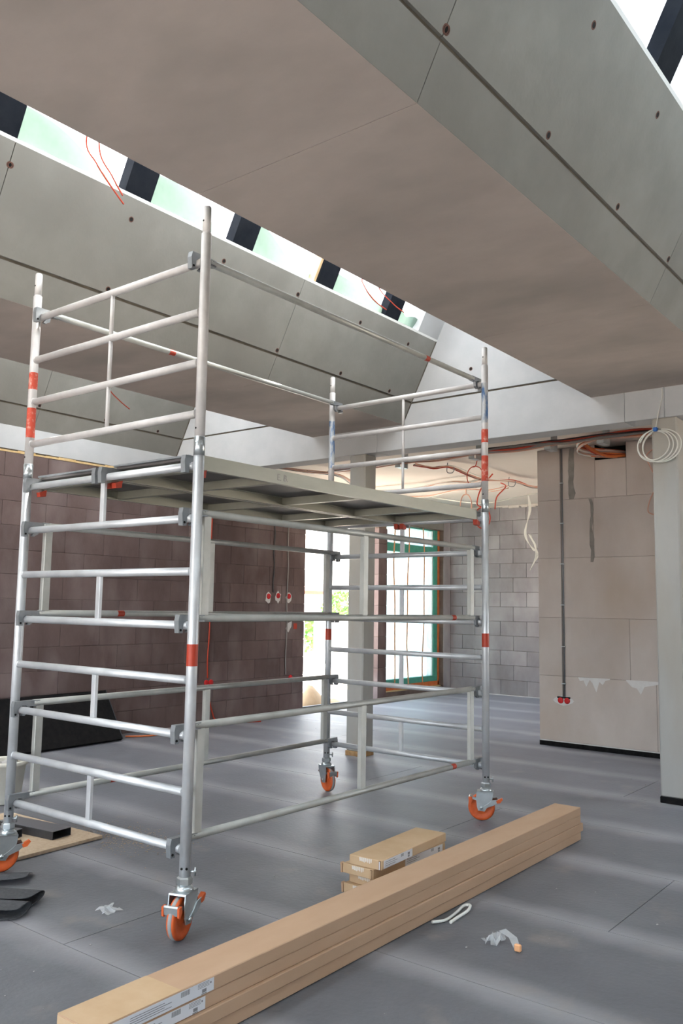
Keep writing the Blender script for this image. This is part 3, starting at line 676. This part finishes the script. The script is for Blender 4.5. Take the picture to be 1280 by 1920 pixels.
# castors
def castor(key, fdir):
    px, py = posts[key]; f = Vector((*fdir, 0)).normalized(); a = Vector((-f.y, f.x, 0)); zz = Vector((0, 0, 1)); O = Vector((px, py, 0))
    W_ = lambda u, v, z: O+f*u+a*v+zz*z                      # u along travel, v along the axle
    def pr(poly, v0, v1):                                    # polygon in (u, z) pushed along the axle
        mb = MB(); n = len(poly); vs_ = [W_(u, v0, z) for u, z in poly]+[W_(u, v1, z) for u, z in poly]
        return mb.add(vs_, [(i, n+i, n+(i+1) % n, (i+1) % n) for i in range(n)]+[tuple(range(n)), tuple(reversed(range(n, 2*n)))])
    wr_ = .0945; uc = .030
    # housing: top plate with two cheeks
    top = pr([(-.052, .196), (.062, .196), (.060, .203), (-.050, .203)], -.043, .043)
    for v0, v1 in ((-.043, -.038), (.038, .043)):
        q = pr([(-.052, .20), (.062, .20), (.066, .155), (.060, .10), (.052, .075), (.008, .070), (-.012, .10), (-.046, .155)], v0, v1); top.add(q.v, q.f)
    root = sp(top, 'castor', 'zinc')
    sp(MB().lathe([(0, .226), (.030, .226), (.041, .214), (.043, .203), (.0, .203)], O, zz, 24), 'swivel_ring', 'zinc', root)
    sp(MB().lathe([(0, .262), (.029, .262), (.036, .256), (.036, .233), (.030, .226), (0, .226)], O, zz, 6).flat(), 'hex_collar', 'zinc', root)
    cw = O+f*uc+zz*wr_
    sp(MB().lathe([(wr_-.008, -.0105), (wr_-.001, -.009), (wr_, -.004), (wr_, .004), (wr_-.001, .009), (wr_-.008, .0105)], cw, a, 36), 'tyre', 'tyre_grey', root)
    sp(MB().lathe([(0, -.024), (.020, -.024), (.024, -.019), (.055, -.014), (.070, -.020), (.083, -.0205), (.090, -.017), (.0928, -.009), (.0928, .009), (.090, .017), (.083, .0205), (.070, .020), (.055, .014), (.024, .019), (.020, .024), (0, .024)], cw, a, 36), 'wheel', 'orange_plastic', root)
    sp(MB().tube(cw-a*.050, cw+a*.050, .007, 10), 'axle', 'zinc', root)
    for v in (-.050, .050): sp(MB().lathe([(0, .006), (.011, .006), (.012, -.003), (0, -.003)], cw+a*v, a*(1 if v > 0 else -1), 6), 'axle_nut', 'zinc', root)
    # brake: U-shaped pedal in front, release lever behind
    pd = pr([(.058, .150), (.066, .158), (.112, .168), (.118, .162), (.112, .128), (.104, .126), (.100, .150), (.062, .140)], -.034, .034)
    sp(pd, 'brake_pedal', 'zinc', root)
    for v0, v1 in ((-.044, -.034), (.034, .044)): sp(pr([(.094, .166), (.118, .164), (.116, .124), (.106, .118), (.090, .140)], v0, v1), 'pedal_cheek', 'orange_plastic', root)
    sp(pr([(-.045, .150), (-.010, .120), (.02, .100), (.012, .088), (-.055, .115), (-.088, .140), (-.08, .155)], .0432, .0472), 'brake_arm', 'zinc', root)
    sp(pr([(-.072, .148), (-.110, .168), (-.118, .158), (-.100, .134), (-.078, .130)], .026, .049), 'release_tab', 'orange_plastic', root)
    sp(pr([(-.045, .150), (-.075, .155), (-.08, .145), (-.05, .135)], -.03, .03), 'brake_shoe', 'rust_brown', root)
    # clamp screw on the post
    c = O+zz*.285; d = Vector((.85, .5, 0)).normalized()
    sp(MB().tube(c+d*PR*.9, c+d*(PR+.028), .006, 10).tube(c+d*(PR+.022)-zz*.018, c+d*(PR+.022)+zz*.018, .004, 8), 'clamp_screw', 'zinc', root)
    sp(MB().tube(O+zz*.225, O+zz*.34, .0215, 16), 'stem', 'zinc', root)
castor('B', (.33, -.94)); castor('C', (-.90, -.43)); castor('A', (-.42, -.91)); castor('D', (.93, -.36))

# ================================================================== THINGS ON THE FLOOR
def carton(name, x0, x1, y0, y1, z0, h, rz, m, label, grp, flaps='ends'):
    cx, cy_ = (x0+x1)/2, (y0+y1)/2; o = empty(name, (cx, cy_, z0)); o.rotation_euler = (0, 0, rz); tag(o, label, 'box', grp)
    hx, hy = (x1-x0)/2, (y1-y0)/2
    MB().cbox(-hx, hx, -hy, hy, 0, h, .003).build('body', m, o)
    return o, hx, hy
FLT = 0.004
# four long cartons
names4 = ['bottom', 'second', 'third', 'top']
labs = ['long brown carton lying on the floor, lowest of its stack of four', 'long brown carton second from the floor in its stack', 'long brown carton third from the floor in its stack',
        'long brown carton on top of its stack, white label on its side']
x_off = [.004, .009, -.001, .0]
for k in range(4):
    o, hx, hy = carton('long_carton', 2.0+x_off[k], 2.178+x_off[k], -1.03+(.0, .012, .004, 0)[k], 2.745+(-.01, .022, -.004, 0)[k], FLT+k*.0502, .0498, R(.75)+(0, .0012, -.001, 0)[k], 'cardboard', labs[k], 'stack of long cartons')
    o.location.x -= .003
    MB().box(-hx+.004, hx-.004, hy, hy+.0012, .004, .0455).build('end_flap', 'cardboard_light', o); MB().box(-hx+.004, hx-.004, -hy-.0012, -hy, .004, .0455).build('end_flap', 'cardboard_light', o)
    if k == 3:
        MB().box(-hx+.002, hx-.002, -hy+.35, -hy+.352, .0498, .0501).build('top_seam', 'cardboard_light', o)
        MB().box(-hx+.001, hx-.001, -hy+.001, -hy+.35, .0498, .05005).build('clear_tape', 'cardboard_light', o)
    if k in (2, 3):
        lb = MB().box(hx, hx+.0008, -hy+.02, -hy+(.50 if k == 3 else .46), .004, .045).build('address_label', 'label_white', o)
        y1 = -hy+(.50 if k == 3 else .46)
        pb = MB()
        for q in range(9): pb.box(hx+.0008, hx+.0011, y1-.15+q*.0045, y1-.1475+q*.0045, .026, .042)
        pb.box(hx+.0008, hx+.0011, y1-.055, y1-.035, .010, .021).box(hx+.0008, hx+.0011, y1-.058, y1-.034, .005, .008).box(hx+.0008, hx+.0011, y1-.018, y1-.012, .030, .036)
        for q in range(4): pb.box(hx+.0008, hx+.0011, y1-.075, y1-.022, .027+q*.0045, .0285+q*.0045)
        for q in range(4): pb.box(hx+.0008, hx+.0011, y1-.36, y1-.19-.03*(q % 2), .012+q*.007, .014+q*.007)
        tag(pb.build('label_print', 'print_grey', lb), kind='stuff')
# stack of short cartons behind it
sl_ = ['short carton at the bottom of the small stack behind the long cartons', 'short carton second from the bottom of the small stack', 'short carton third from the bottom, label on its side',
       'short carton just under the topmost of the small stack, labelled', 'topmost short carton of the small stack, taped end and white label']
spec = [(.004, .0, -.5), (-.004, .004, .6), (.02, .030, -1.4), (-.012, .004, .8), (.006, .012, 4.6)]
for k in range(5):
    dx, dy, rr = spec[k]
    o, hx, hy = carton('short_carton', 1.715+dx, 1.905+dx, .815+dy, 1.485+dy, FLT+k*.0472, .0468, R(rr-1.2), 'cardboard_light', sl_[k], 'stack of short cartons')
    # opened end flaps; raised dark strips stand in for shade in the gaps
    MB().box(-hx+.006, hx-.006, -hy-.0015, -hy, .003, .044).build('end_flap', 'cardboard_light', o)
    MB().box(hx-.016, hx-.004, -hy-.0022, -hy, .001, .046).build('flap_gap_shade', 'cardboard_gap_shade', o)
    MB().box(hx-.013, hx-.008, -hy-.0035, -hy, .004, .042).build('side_tab', 'label_white' if k == 4 else 'cardboard_light', o)
    if k in (1, 3): MB().prism([(-hx-.008, .0), (-hx, .0), (-hx, .044), (-hx-.012, .048)], 1, -hy-.004, -hy+.02).build('loose_flap', 'cardboard', o)
    tp = MB()
    for q in range(7): tp.add([(-hx+.06+q*.011, -hy-.0022, .044), (-hx+.069+q*.011, -hy-.0022, .046), (-hx+.074+q*.010, -hy-.0026, .030-.004*(q % 3)), (-hx+.063+q*.011, -hy-.0026, .026)], [(0, 1, 2, 3)])
    tp.build('tape_strip', 'tape_clear', o)
    if k >= 2:
        y0, y1 = ((-hy+.20, hy-.02), (-hy+.28, hy-.03), (-hy+.02, -hy+.30))[k-2]
        lb = MB().box(hx, hx+.0008, y0, y1, .004, .043).build('address_label', 'label_white', o)
        pb = MB()
        for q in range(6): pb.box(hx+.0008, hx+.0011, y1-.115+q*.0045, y1-.1125+q*.0045, .026, .040)
        pb.box(hx+.0008, hx+.0011, y1-.045, y1-.030, .010, .020).box(hx+.0008, hx+.0011, y1-.047, y1-.028, .022, .033)
        for q in range(3): pb.box(hx+.0008, hx+.0011, y0+.015, y0+.11+.02*(q % 2), .014+q*.009, .0165+q*.009)
        tag(pb.build('label_print', 'print_grey', lb), kind='stuff')

# chipboard offcut with black metal profiles on it
tag(MB().cbox(-.49, .49, -.36, .36, 0, .019, .001).build('chipboard_sheet', 'chipboard', None, (-.62, .36, FLT), (0, 0, R(3))), 'chipboard offcut lying on the floor beside the left castor', 'board')
def profile(loc, ln, wd, ht, rz, label, tilt=0):
    o = empty('metal_profile', loc); o.rotation_euler = (0, tilt, rz); tag(o, label, 'profile', 'metal profiles on the chipboard')
    t = .003
    MB().box(-ln, 0, -wd/2, wd/2, ht-t, ht).build('top_face', 'black_metal_lit', o); MB().box(-ln, 0, -wd/2, wd/2, 0, t).build('bottom_face', 'black_metal', o)
    MB().box(-ln, 0, -wd/2, -wd/2+t, t, ht-t).build('side_face', 'black_metal', o); MB().box(-ln, 0, wd/2-t, wd/2, t, ht-t).build('side_face', 'black_metal', o)
    MB().box(-ln+.01, -ln+.02, -wd/2+t, wd/2-t, t, ht-t).build('inner_stop', 'black_hole', o)
profile((-.29, .545, FLT+.0192), .50, .145, .05, R(8), 'open black rectangular metal profile, front one on the chipboard')
profile((-.47, .34, FLT+.0192), .36, .12, .05, R(18), 'black metal profile behind the front one, nearer the castor')
profile((-.90, .22, FLT+.0192), .17, .08, .05, R(38), 'short black metal profile at the left end of the chipboard')
# black board leaning at the wall
lbd = empty('wall_panel', (-3.17, 2.45, FLT)); tag(lbd, 'long black faced panel leaning against the brown block wall', 'panel')
MB().cbox(0, .045, -1.25, .77, 0, .585, .003).build('sheet', 'bitumen', lbd); MB().cbox(-.004, .049, .768, .774, 0, .588, .001).build('end_edge', 'felt', lbd)
lbd.rotation_euler = (0, R(-33), R(2.2))
# folded roofing felt at the left
fd = empty('felt_sheet', (.45, -.22, FLT)); tag(fd, 'crumpled dark grey felt sheet folded on the floor at left', 'sheet')
def ribbon(prof, y0, y1, name, taper=0.0, skew=0.0):
    n = len(prof); vs_ = []
    for j, yy in enumerate((y0, (y0+y1)/2, y1)):
        for (x, z) in prof: vs_.append((x+skew*(yy-y0), yy+.02*math.sin(x*9+j), max(z*(1-taper*(yy-y0)/(y1-y0)), .001)))
    o = MB().add(vs_, [(j*n+i, (j+1)*n+i, (j+1)*n+i+1, j*n+i+1) for j in range(2) for i in range(n-1)], True).build(name, 'felt', fd)
    md = o.modifiers.new('thick', 'SOLIDIFY'); md.thickness = .004; md.offset = 0
    ms = o.modifiers.new('soft', 'SUBSURF'); ms.levels = 2; ms.render_levels = 2
    return o
def fold(x0, y0, x1, y1, wd, loops, name):           # a strip running from p0 to p1 whose cross-section is a rolled fold
    d = Vector((x1-x0, y1-y0, 0)); L_ = d.length; d.normalize(); nn_ = Vector((-d.y, d.x, 0)); vs_ = []; m_ = len(loops)
    for j in range(5):
        t = j/4; c = Vector((x0, y0, 0))+d*L_*t; k = 1-.25*math.sin(t*3)
        for (u, z) in loops: p = c+nn_*(u*wd)+Vector((0, 0, z*k)); vs_.append((p.x, p.y, max(p.z, .003)))
    o = MB().add(vs_, [(j*m_+i, (j+1)*m_+i, (j+1)*m_+i+1, j*m_+i+1) for j in range(4) for i in range(m_-1)], True).build(name, 'felt', fd)
    md = o.modifiers.new('thick', 'SOLIDIFY'); md.thickness = .004; md.offset = 0
    ms = o.modifiers.new('soft', 'SUBSURF'); ms.levels = 1; ms.render_levels = 2
fold(-.75, -.42, .16, .02, 1.0, [(-.10, .004), (.02, .006), (.09, .018), (.10, .045), (.06, .055), (-.02, .050), (-.10, .060)], 'felt_fold')
fold(-.80, -.58, .24, -.06, 1.0, [(-.12, .004), (-.03, .008), (.03, .02), (.035, .05), (-.01, .062), (-.06, .048), (-.12, .052)], 'felt_fold')
fold(-.85, -.45, -.22, .24, 1.0, [(-.10, .03), (-.05, .045), (.0, .035), (.06, .012), (.11, .004)], 'felt_fold')
# bucket of rubble at the left edge
bk = empty('mortar_bucket', (-1.50, .86, FLT)); tag(bk, 'pale plastic bucket of rubble at the left picture edge', 'bucket')
MB().lathe([(0, .002), (.115, .002), (.12, .01), (.15, .27), (.163, .275), (.165, .30), (.155, .305), (.148, .29), (.118, .02), (0, .02)], (0,0,0), (0,0,1), 28).build('pail', 'bucket_plastic', bk)
rb = MB()
for k in range(26):
    a = random.uniform(0, 6.28); r_ = .12*math.sqrt(random.random()); s_ = random.uniform(.018, .04)
    rb.lathe([(0, -s_), (s_*.8, -s_*.4), (s_*.9, s_*.3), (0, s_*.8)], (r_*math.cos(a), r_*math.sin(a), .255+random.uniform(0, .03)), (random.uniform(-1,1), random.uniform(-1,1), 1), 6)
tag(rb.build('rubble', 'mortar_dust', bk), kind='stuff')
# white packing strap loop
tag(MB().sweep([(2.203, .86, .010), (2.235, .93, .008), (2.225, 1.05, .010), (2.218, 1.13, .018), (2.245, 1.145, .022), (2.262, 1.09, .014), (2.262, .99, .008), (2.268, .92, .008)], .0075, 6, 8).build('packing_strap', 'strap_white'), 'white plastic packing strap loop beside the long cartons', 'strap')
# clear plastic scraps
def crumple(name, loc, sx, sy, sz, label, extra=None):
    n = 7; rnd = random.Random(int(loc[0]*100)); vs_ = []
    for i in range(n):
        for j in range(n):
            vs_.append(((i/(n-1)-.5)*sx+rnd.uniform(-.1,.1)*sx, (j/(n-1)-.5)*sy+rnd.uniform(-.1,.1)*sy, .003+rnd.random()**1.5*sz*(1-abs(i/(n-1)-.5))))
    root = empty(name, loc); tag(root, label, 'plastic scrap')
    MB().add(vs_, [(i*n+j, (i+1)*n+j, (i+1)*n+j+1, i*n+j+1) for i in range(n-1) for j in range(n-1)]).build('film', 'film_clear', root)
    return root
bg_ = crumple('plastic_bag', (2.535, .84, FLT), .07, .10, .06, 'clear plastic scrap with orange tip lying right of the cartons')
MB().add([(.01,.03,.045),(.03,.06,.05),(.09,.05,.03),(.13,.0,.012),(.11,-.02,.008),(.06,.03,.028)], [(0,1,2,5),(5,2,3,4)]).build('tail', 'film_clear', bg_)
MB().cbox(.112, .142, -.026, -.008, .0, .03, .004).build('orange_tip', 'tape_orange', bg_)
crumple('plastic_bag', (.935, -.02, FLT), .09, .09, .03, 'small clear plastic scrap on floor left of front castor')
# heap of sheeting just outside the door opening
hp = empty('sheet_heap', (-4.35, 7.55, -.12)); tag(hp, 'heap of pale wrinkled sheeting lying just outside the doorway', 'sheeting')
vs_ = []; n = 15; rnd = random.Random(4)
for i in range(n):
    for j in range(n):
        u, v = i/(n-1)*2-1, j/(n-1)*2-1; e = max(0, 1-u*u)*max(0, 1-v*v)
        vs_.append((u*.33, v*.85, e*.26*(1+.4*math.sin(v*7+u*3))+rnd.uniform(0, .05)*e**.5))
MB().add(vs_, [(i*n+j, (i+1)*n+j, (i+1)*n+j+1, i*n+j+1) for i in range(n-1) for j in range(n-1)], True).build('sheet', 'cardboard_light', hp)
# small crumbs of plaster, mortar and sawdust
cr = MB(); rnd = random.Random(11)
for k in range(300):
    x = rnd.uniform(-3.3, 4.2); y = rnd.uniform(-1.2, 6.0); s_ = rnd.choice((.0015, .002, .002, .003, .003, .004, .006))
    if 1.6 < x < 2.3 and y < 2.8: continue
    if x < .1 and y < 1.3 and x > -1.75: continue
    if min((x-a)**2+(y-b_)**2 for a, b_ in posts.values()) < .03: continue
    cr.lathe([(0, 0), (s_, 0), (s_*.8, s_*.5), (0, s_*.7)], (x, y, .0035), (rnd.uniform(-.3,.3), rnd.uniform(-.3,.3), 1), 5)
tag(cr.build('floor_crumbs', 'mortar_dust'), 'scattered pale crumbs of plaster and mortar on the floor', 'debris', kind='stuff')
cr = MB()
for k in range(900):
    x = rnd.gauss(-.10, .22); y = rnd.gauss(.84, .13); s_ = rnd.uniform(.002, .006)
    if y < .76 and x < -.08: continue
    cr.lathe([(0, 0), (s_, 0), (0, s_*.5)], (x, y, .0035), (0, 0, 1), 4)
tag(cr.build('sawdust', 'chipboard'), 'fine tan sawdust spilled on the floor beside the chipboard', 'debris', kind='stuff')

# ================================================================== CABLES AND SOCKETS
cab = 0
def cable(pts, r, m, label, name='cable', smooth=6, cat='cable', grp=None):
    return tag(MB().sweep(pts, r, 6, smooth).build(name, m), label, cat, grp)
# bundle in clips behind the cross beam
bd = empty('cable_bundle', (.5, 5.45, 3.165)); tag(bd, 'thick bundle of orange, grey and black cables clipped below the slab behind the cross beam', 'cable bundle')
cols = ['cable_red', 'cable_red', 'cable_orange', 'cable_red', 'cable_grey', 'cable_grey', 'cable_grey', 'cable_pink', 'cable_black', 'cable_black', 'cable_pink', 'cable_grey']
rnd = random.Random(5)
for k, m in enumerate(cols):
    oy = (k % 4)*.028-.05+rnd.uniform(-.008, .008); oz = (k//4)*.022-.02+(.03 if 'red' in m or 'orange' in m else -.01)
    pts = []
    for x in (4.5, 3.0, 2.2, 1.75, 1.36, 1.0, .80, .4, -.1, -.6, -1.1, -1.6, -2.2):
        clip_ = x in (1.36, .80, -.1, -1.1)
        j = .004 if clip_ else .022
        pts.append((x-.5, (5.30+.10*(2-x)*.5)-5.45+oy+rnd.uniform(-j, j), oz+rnd.uniform(-j, j)-(0 if clip_ else .012)))
    MB().sweep(pts, .0105 if m != 'cable_black' else .008, 6, 4).build('strand', m, bd)
for x in (1.36, .80, -.1, -1.1):
    yy = (5.30+.10*(2-x)*.5)-5.45; xx = x-.5
    MB().box(xx-.035, xx+.035, yy-.09, yy-.086, -.078, -.045).box(xx-.035, xx+.035, yy-.09, yy+.075, -.078, -.074).box(xx-.035, xx+.035, yy+.071, yy+.075, -.078, .1).build('clip', 'zinc', bd)
# fat loom bending into the wall recess
lm_ = empty('cable_loom', (1.12, 6.15, 3.17)); tag(lm_, 'loom of orange and white cables bending down into the square wall recess', 'cable bundle')
for k in range(16):
    m = (['cable_orange', 'cable_white', 'cable_pink', 'cable_grey', 'cable_red', 'cable_white', 'cable_pink', 'cable_orange'])[k % 8]
    a = k/16*6.28; ox, oz = .028*math.cos(a*3+k), .024*math.sin(a*3+k)
    pts = [(.36, -.72+ox*.3, .02+oz*.4), (.14, -.70+ox, .015+oz*.5), (-.06, -.62+ox, .005+oz*1.3), (-.17, -.46, -.02+oz*1.8), (-.13, -.24, -.03+oz*1.8), (.0+ox, -.06, -.03+oz*1.6), (.08+ox, .16, -.015+oz*1.4)]
    MB().sweep(pts, .011, 6, 5).build('strand', m, lm_)
MB().sweep([(-.10, -.50, .03), (-.08, -.30, -.02), (.0, -.10, -.065), (.08, .02, -.055), (.14, .18, -.03)], .016, 8, 6).build('orange_duct', 'cable_orange', lm_)
MB().sweep([(-.12, -.42, .02), (-.09, -.24, -.035), (.0, -.08, -.05), (.10, .16, -.035)], .016, 8, 6).build('orange_duct', 'cable_red', lm_)
# cables under the far slab
rnd = random.Random(8); Zs = 3.25
def run(pts, n, spread, mats_, r, label, sag=.03):
    root = empty('cable_bundle', (pts[0][0], pts[0][1], Zs)); tag(root, label, 'cable bundle')
    for k in range(n):
        ox, oy = rnd.uniform(-spread, spread), rnd.uniform(-spread, spread)
        P = [(p[0]-pts[0][0]+ox+rnd.uniform(-.02,.02), p[1]-pts[0][1]+oy+rnd.uniform(-.02,.02), -p[2]-rnd.uniform(0, sag)) for p in pts]
        MB().sweep(P, r, 5, 5).build('strand', mats_[k % len(mats_)], root)
    return root
r1 = run([(-1.25, 5.95, .02), (-1.1, 6.12, .05), (-.95, 6.3, .03), (-.9, 7.0, .09), (-.85, 7.75, .03), (-.72, 8.15, .07), (-.55, 8.5, .03)], 7, .03, ['cable_grey', 'cable_pink', 'cable_red', 'cable_white', 'cable_grey', 'cable_pink', 'cable_red'], .006, 'loose red and grey cable run hung below the far slab in two hooks')
for (x, y) in ((-.95, 6.3), (-.85, 7.75)):
    MB().sweep([(x+1.25-.04, y-5.95, .013), (x+1.25-.05, y-5.95, -.10), (x+1.25+.02, y-5.95, -.12), (x+1.25+.05, y-5.95, -.09), (x+1.25+.05, y-5.95, -.05)], .006, 6, 5).build('hook', 'cast_grey', r1)
run([(-3.3, 7.6, .02), (-2.4, 7.6, .05), (-1.7, 7.4, .03), (-1.35, 7.45, .05), (-1.12, 7.4, .03)], 6, .06, ['cable_white', 'cable_pink', 'cable_white'], .006, 'bundle of white cables lying across below the far slab')
run([(-3.4, 8.1, .03), (-2.6, 8.3, .06), (-1.9, 8.15, .02), (-1.5, 8.25, .06), (-1.15, 8.2, .03)], 4, .06, ['cable_white', 'cable_pink'], .007, 'second strand of pale cables farther back below the far slab')
run([(-2.9, 4.9, .02), (-2.6, 5.5, .05), (-2.5, 6.0, .03), (-2.7, 6.6, .06)], 6, .03, ['cable_grey', 'cable_black', 'cable_pink'], .008, 'short bundle of grey cables above the doorway behind the scaffold deck')
run([(-.45, 8.6, .02), (-.30, 8.2, .05), (-.1, 7.8, .06), (.1, 7.5, .04), (.3, 7.2, .03)], 2, .04, ['cable_red', 'cable_pink'], .006, 'thin red cables running towards the beige wall below the slab')
def loop(c, r1_, r2_, ax1, ax2, start, m, rad, label, name='cable_loop', turns=1.1):
    c = Vector(c); ax1 = Vector(ax1); ax2 = Vector(ax2); pts = list(start)
    for k in range(int(14*turns)+1):
        a = math.pi/2+2*math.pi*k/14; pts.append(tuple(c+ax1*(r1_*math.cos(a))+ax2*(r2_*math.sin(a))))
    return cable(pts, rad, m, label, name)
ex, ez = (.79, .61, 0), (0, 0, 1)
loop((-.62, 6.33, 3.06), .10, .13, ex, ez, [(-.60, 6.34, 3.26)], 'cable_red', .006, 'red cable loop hanging from slab left of scaffold post top', turns=1.35)
loop((-1.0, 7.2, 2.66), .10, .14, ex, ez, [(-.9, 7.3, 3.25), (-1.05, 7.25, 3.05), (-1.08, 7.2, 2.85)], 'cable_red', .009, 'red cable loop hanging beside the scaffold post at platform height', turns=1.0)
loop((-1.62, 7.85, 2.93), .08, .16, ex, ez, [(-1.62, 7.85, 3.26), (-1.62, 7.85, 3.12)], 'cable_pink', .009, 'pale cable loop hanging from far slab above the green window', turns=1.05)
cable([(-1.2, 8.1, 3.25), (-1.02, 7.9, 3.16), (-1.0, 7.6, 2.98), (-.95, 7.45, 2.80)], .009, 'cable_red', 'red cable dropping from the slab behind the right scaffold post')
cable([(-2.9, 9.0, 3.255), (-1.8, 8.6, 3.05), (-1.2, 8.7, 3.12), (-.75, 9.1, 3.255)], .007, 'cable_white', 'single white cable sagging in front of the far grey wall')
wc = empty('cable_tail', (-1.36, 9.3, 3.24)); tag(wc, 'white cable tails tied in a bow hanging at the edge of the beige wall', 'cable')
for k in range(4):
    o_ = .012*k
    MB().sweep([(0, 0, 0), (.0+o_, .02, -.25), (-.05-o_, .03, -.62), (.06+o_, .02, -.86), (.12, .0, -.84+.02*k), (.03-o_, .02, -.62), (.12+o_, 0, -.92), (.02+2*o_, 0, -1.18+.04*k)], .006, 5, 5).build('strand', 'cable_white', wc)
# coil hung on the right column
cl = empty('cable_coil', (2.238, YH-.03, 2.93)); tag(cl, 'white cable coil with blue tie hanging on the right column', 'cable')
for (cx, rx, rz, dz, st) in ((-.02, .145, .128, -.135, 0), (.03, .155, .135, -.137, .4), (-.035, .128, .120, -.128, .8), (.015, .138, .128, -.14, 1.3)):
    pts = [(cx+.015+rx*math.cos(a), -.012-.012*math.sin(a*1.3+st), dz+rz*math.sin(a)) for a in [1.9+st*.1+2*math.pi*k/18 for k in range(18)]]
    MB().sweep(pts, .0055, 6, 4).build('turn', 'cable_white', cl)
MB().sweep([(0, -.012, 0), (.02, .0, .12), (.045, .022, .25), (.05, .025, .335)], .004, 6, 5).build('tail', 'cable_white', cl)
MB().sweep([(-.02, -.012, .0), (-.08, -.016, -.03), (-.125, -.02, -.10)], .0065, 6, 5).build('end', 'cable_white', cl)
MB().cbox(-.018, .018, -.03, .004, -.016, .016, .006).build('tie', 'blue_plastic', cl)
cable([(1.66, 6.18, 3.2), (1.50, 6.17, 3.1), (1.54, 6.17, 2.95), (1.60, 6.17, 2.80), (1.52, 6.17, 2.62), (1.50, 6.17, 2.50), (1.58, 6.17, 2.46)], .006, 'cable_pink', 'thin pink cable drooping on the beige wall beside the right column')
# wiring on the brown wall
def drop(y, z0, z1, m, label, r=.009, wig=.01):
    n = 10; return cable([(XW+.012, y+wig*math.sin(k*1.9), z0+(z1-z0)*k/n) for k in range(n+1)], r, m, label)
drop(4.82, 3.0, .55, 'cable_red', 'red cable running down brown wall to the low red socket')
drop(6.0, 3.0, 1.65, 'cable_black', 'black cable running down brown wall to the twin red sockets')
drop(6.29, 3.0, .52, 'cable_grey', 'grey cable running down brown wall beside the door opening', .008, .008)
cable([(XW+.012, 4.84, .45), (XW+.012, 4.86, .3), (XW+.014, 4.92, .12), (XW+.04, 4.98, .02), (XW+.3, 5.1, .012), (XW+.45, 5.35, .012)], .009, 'cable_red', 'red cable tail from low socket curling onto the floor')
cable([(-3.35, 3.4, .012), (-3.2, 3.62, .012), (-3.25, 3.9, .012), (-3.45, 4.1, .012)], .009, 'cable_orange', 'orange cable end lying on floor beside the black panel')
for spots, label in (([(5.914, 1.596)], 'left red socket with plaster rim in the row on brown wall'), ([(6.109, 1.607)], 'middle red socket with plaster rim in the row on brown wall'), ([(6.332, 1.604)], 'right red socket of the row on brown wall nearest the doorway'), ([(4.81, .493), (4.89, .493)], 'pair of low red sockets on brown wall left of scaffold middle'), ([(6.40, .473)], 'low red socket on brown wall beside the doorway')):
    y, z = spots[0]; s_ = empty('socket_box', (XW, y, z)); tag(s_, label, 'socket box', 'red sockets on the brown wall')
    for (yy, zz_) in spots:
        if z > 1: MB().prism([(yy-y+(.055+.012*math.sin(k*2.3+y*5))*math.cos(k*.524), zz_-z-.02+(.075+.014*math.sin(k*3.1+y*7))*math.sin(k*.524)) for k in range(12)], 0, .0, .004).build('plaster_ring', 'plaster_white', s_)
        MB().lathe([(0, .016), (.030, .016), (.036, .012), (.038, .002)], (0, yy-y, zz_-z), (1, 0, 0), 20).build('socket_lid', 'red_plastic', s_)
tag(MB().cbox(0, .006, -.035, .035, -.04, .04, .002).build('wall_tag', 'red_tape', None, (XW, 6.482, 1.185)), 'small square red plate on the brown wall at the doorway edge', 'tag')
patchY = MB().prism([(6.28, 1.15), (6.34, 1.10), (6.40, 1.18), (6.41, 1.26), (6.33, 1.23)], 0, XW, XW+.003).build('plaster_patch', 'plaster_white', wl)
# thin red wires hanging in the skylights
cable([(.72, .02, 4.95), (.42, .05, 4.42), (.26, .099, 4.19), (.26, .172, 4.089), (.26, .273, 3.997), (.26, .385, 3.912)], .005, 'cable_red', 'left thin red wire dangling in the middle skylight')
cable([(.76, .05, 4.95), (.45, .08, 4.42), (.30, .162, 4.162), (.30, .261, 4.03), (.30, .345, 3.939)], .005, 'cable_red', 'second thin red wire dangling in the middle skylight')
cable([(.72, 2.80, 4.95), (.40, 2.80, 4.45), (.28, 2.813, 4.24), (.28, 2.83, 4.161), (.28, 2.969, 4.078), (.28, 3.159, 4.044)], .005, 'cable_red', 'thin red wire in skylight near the gable, left one')
cable([(.74, 2.95, 4.95), (.42, 2.95, 4.45), (.28, 3.029, 4.238), (.28, 3.248, 4.132), (.28, 3.432, 4.099)], .005, 'cable_red', 'thin red wire in skylight near the gable, right one')
cable([(-2.45, 1.6, 5.1), (-2.1, 1.75, 4.1), (-1.92, 1.85, 3.55), (-1.9, 1.919, 3.394), (-1.9, 2.042, 3.31), (-1.9, 2.153, 3.257)], .005, 'cable_red', 'thin red wire hanging beside the far beam above the brown wall')
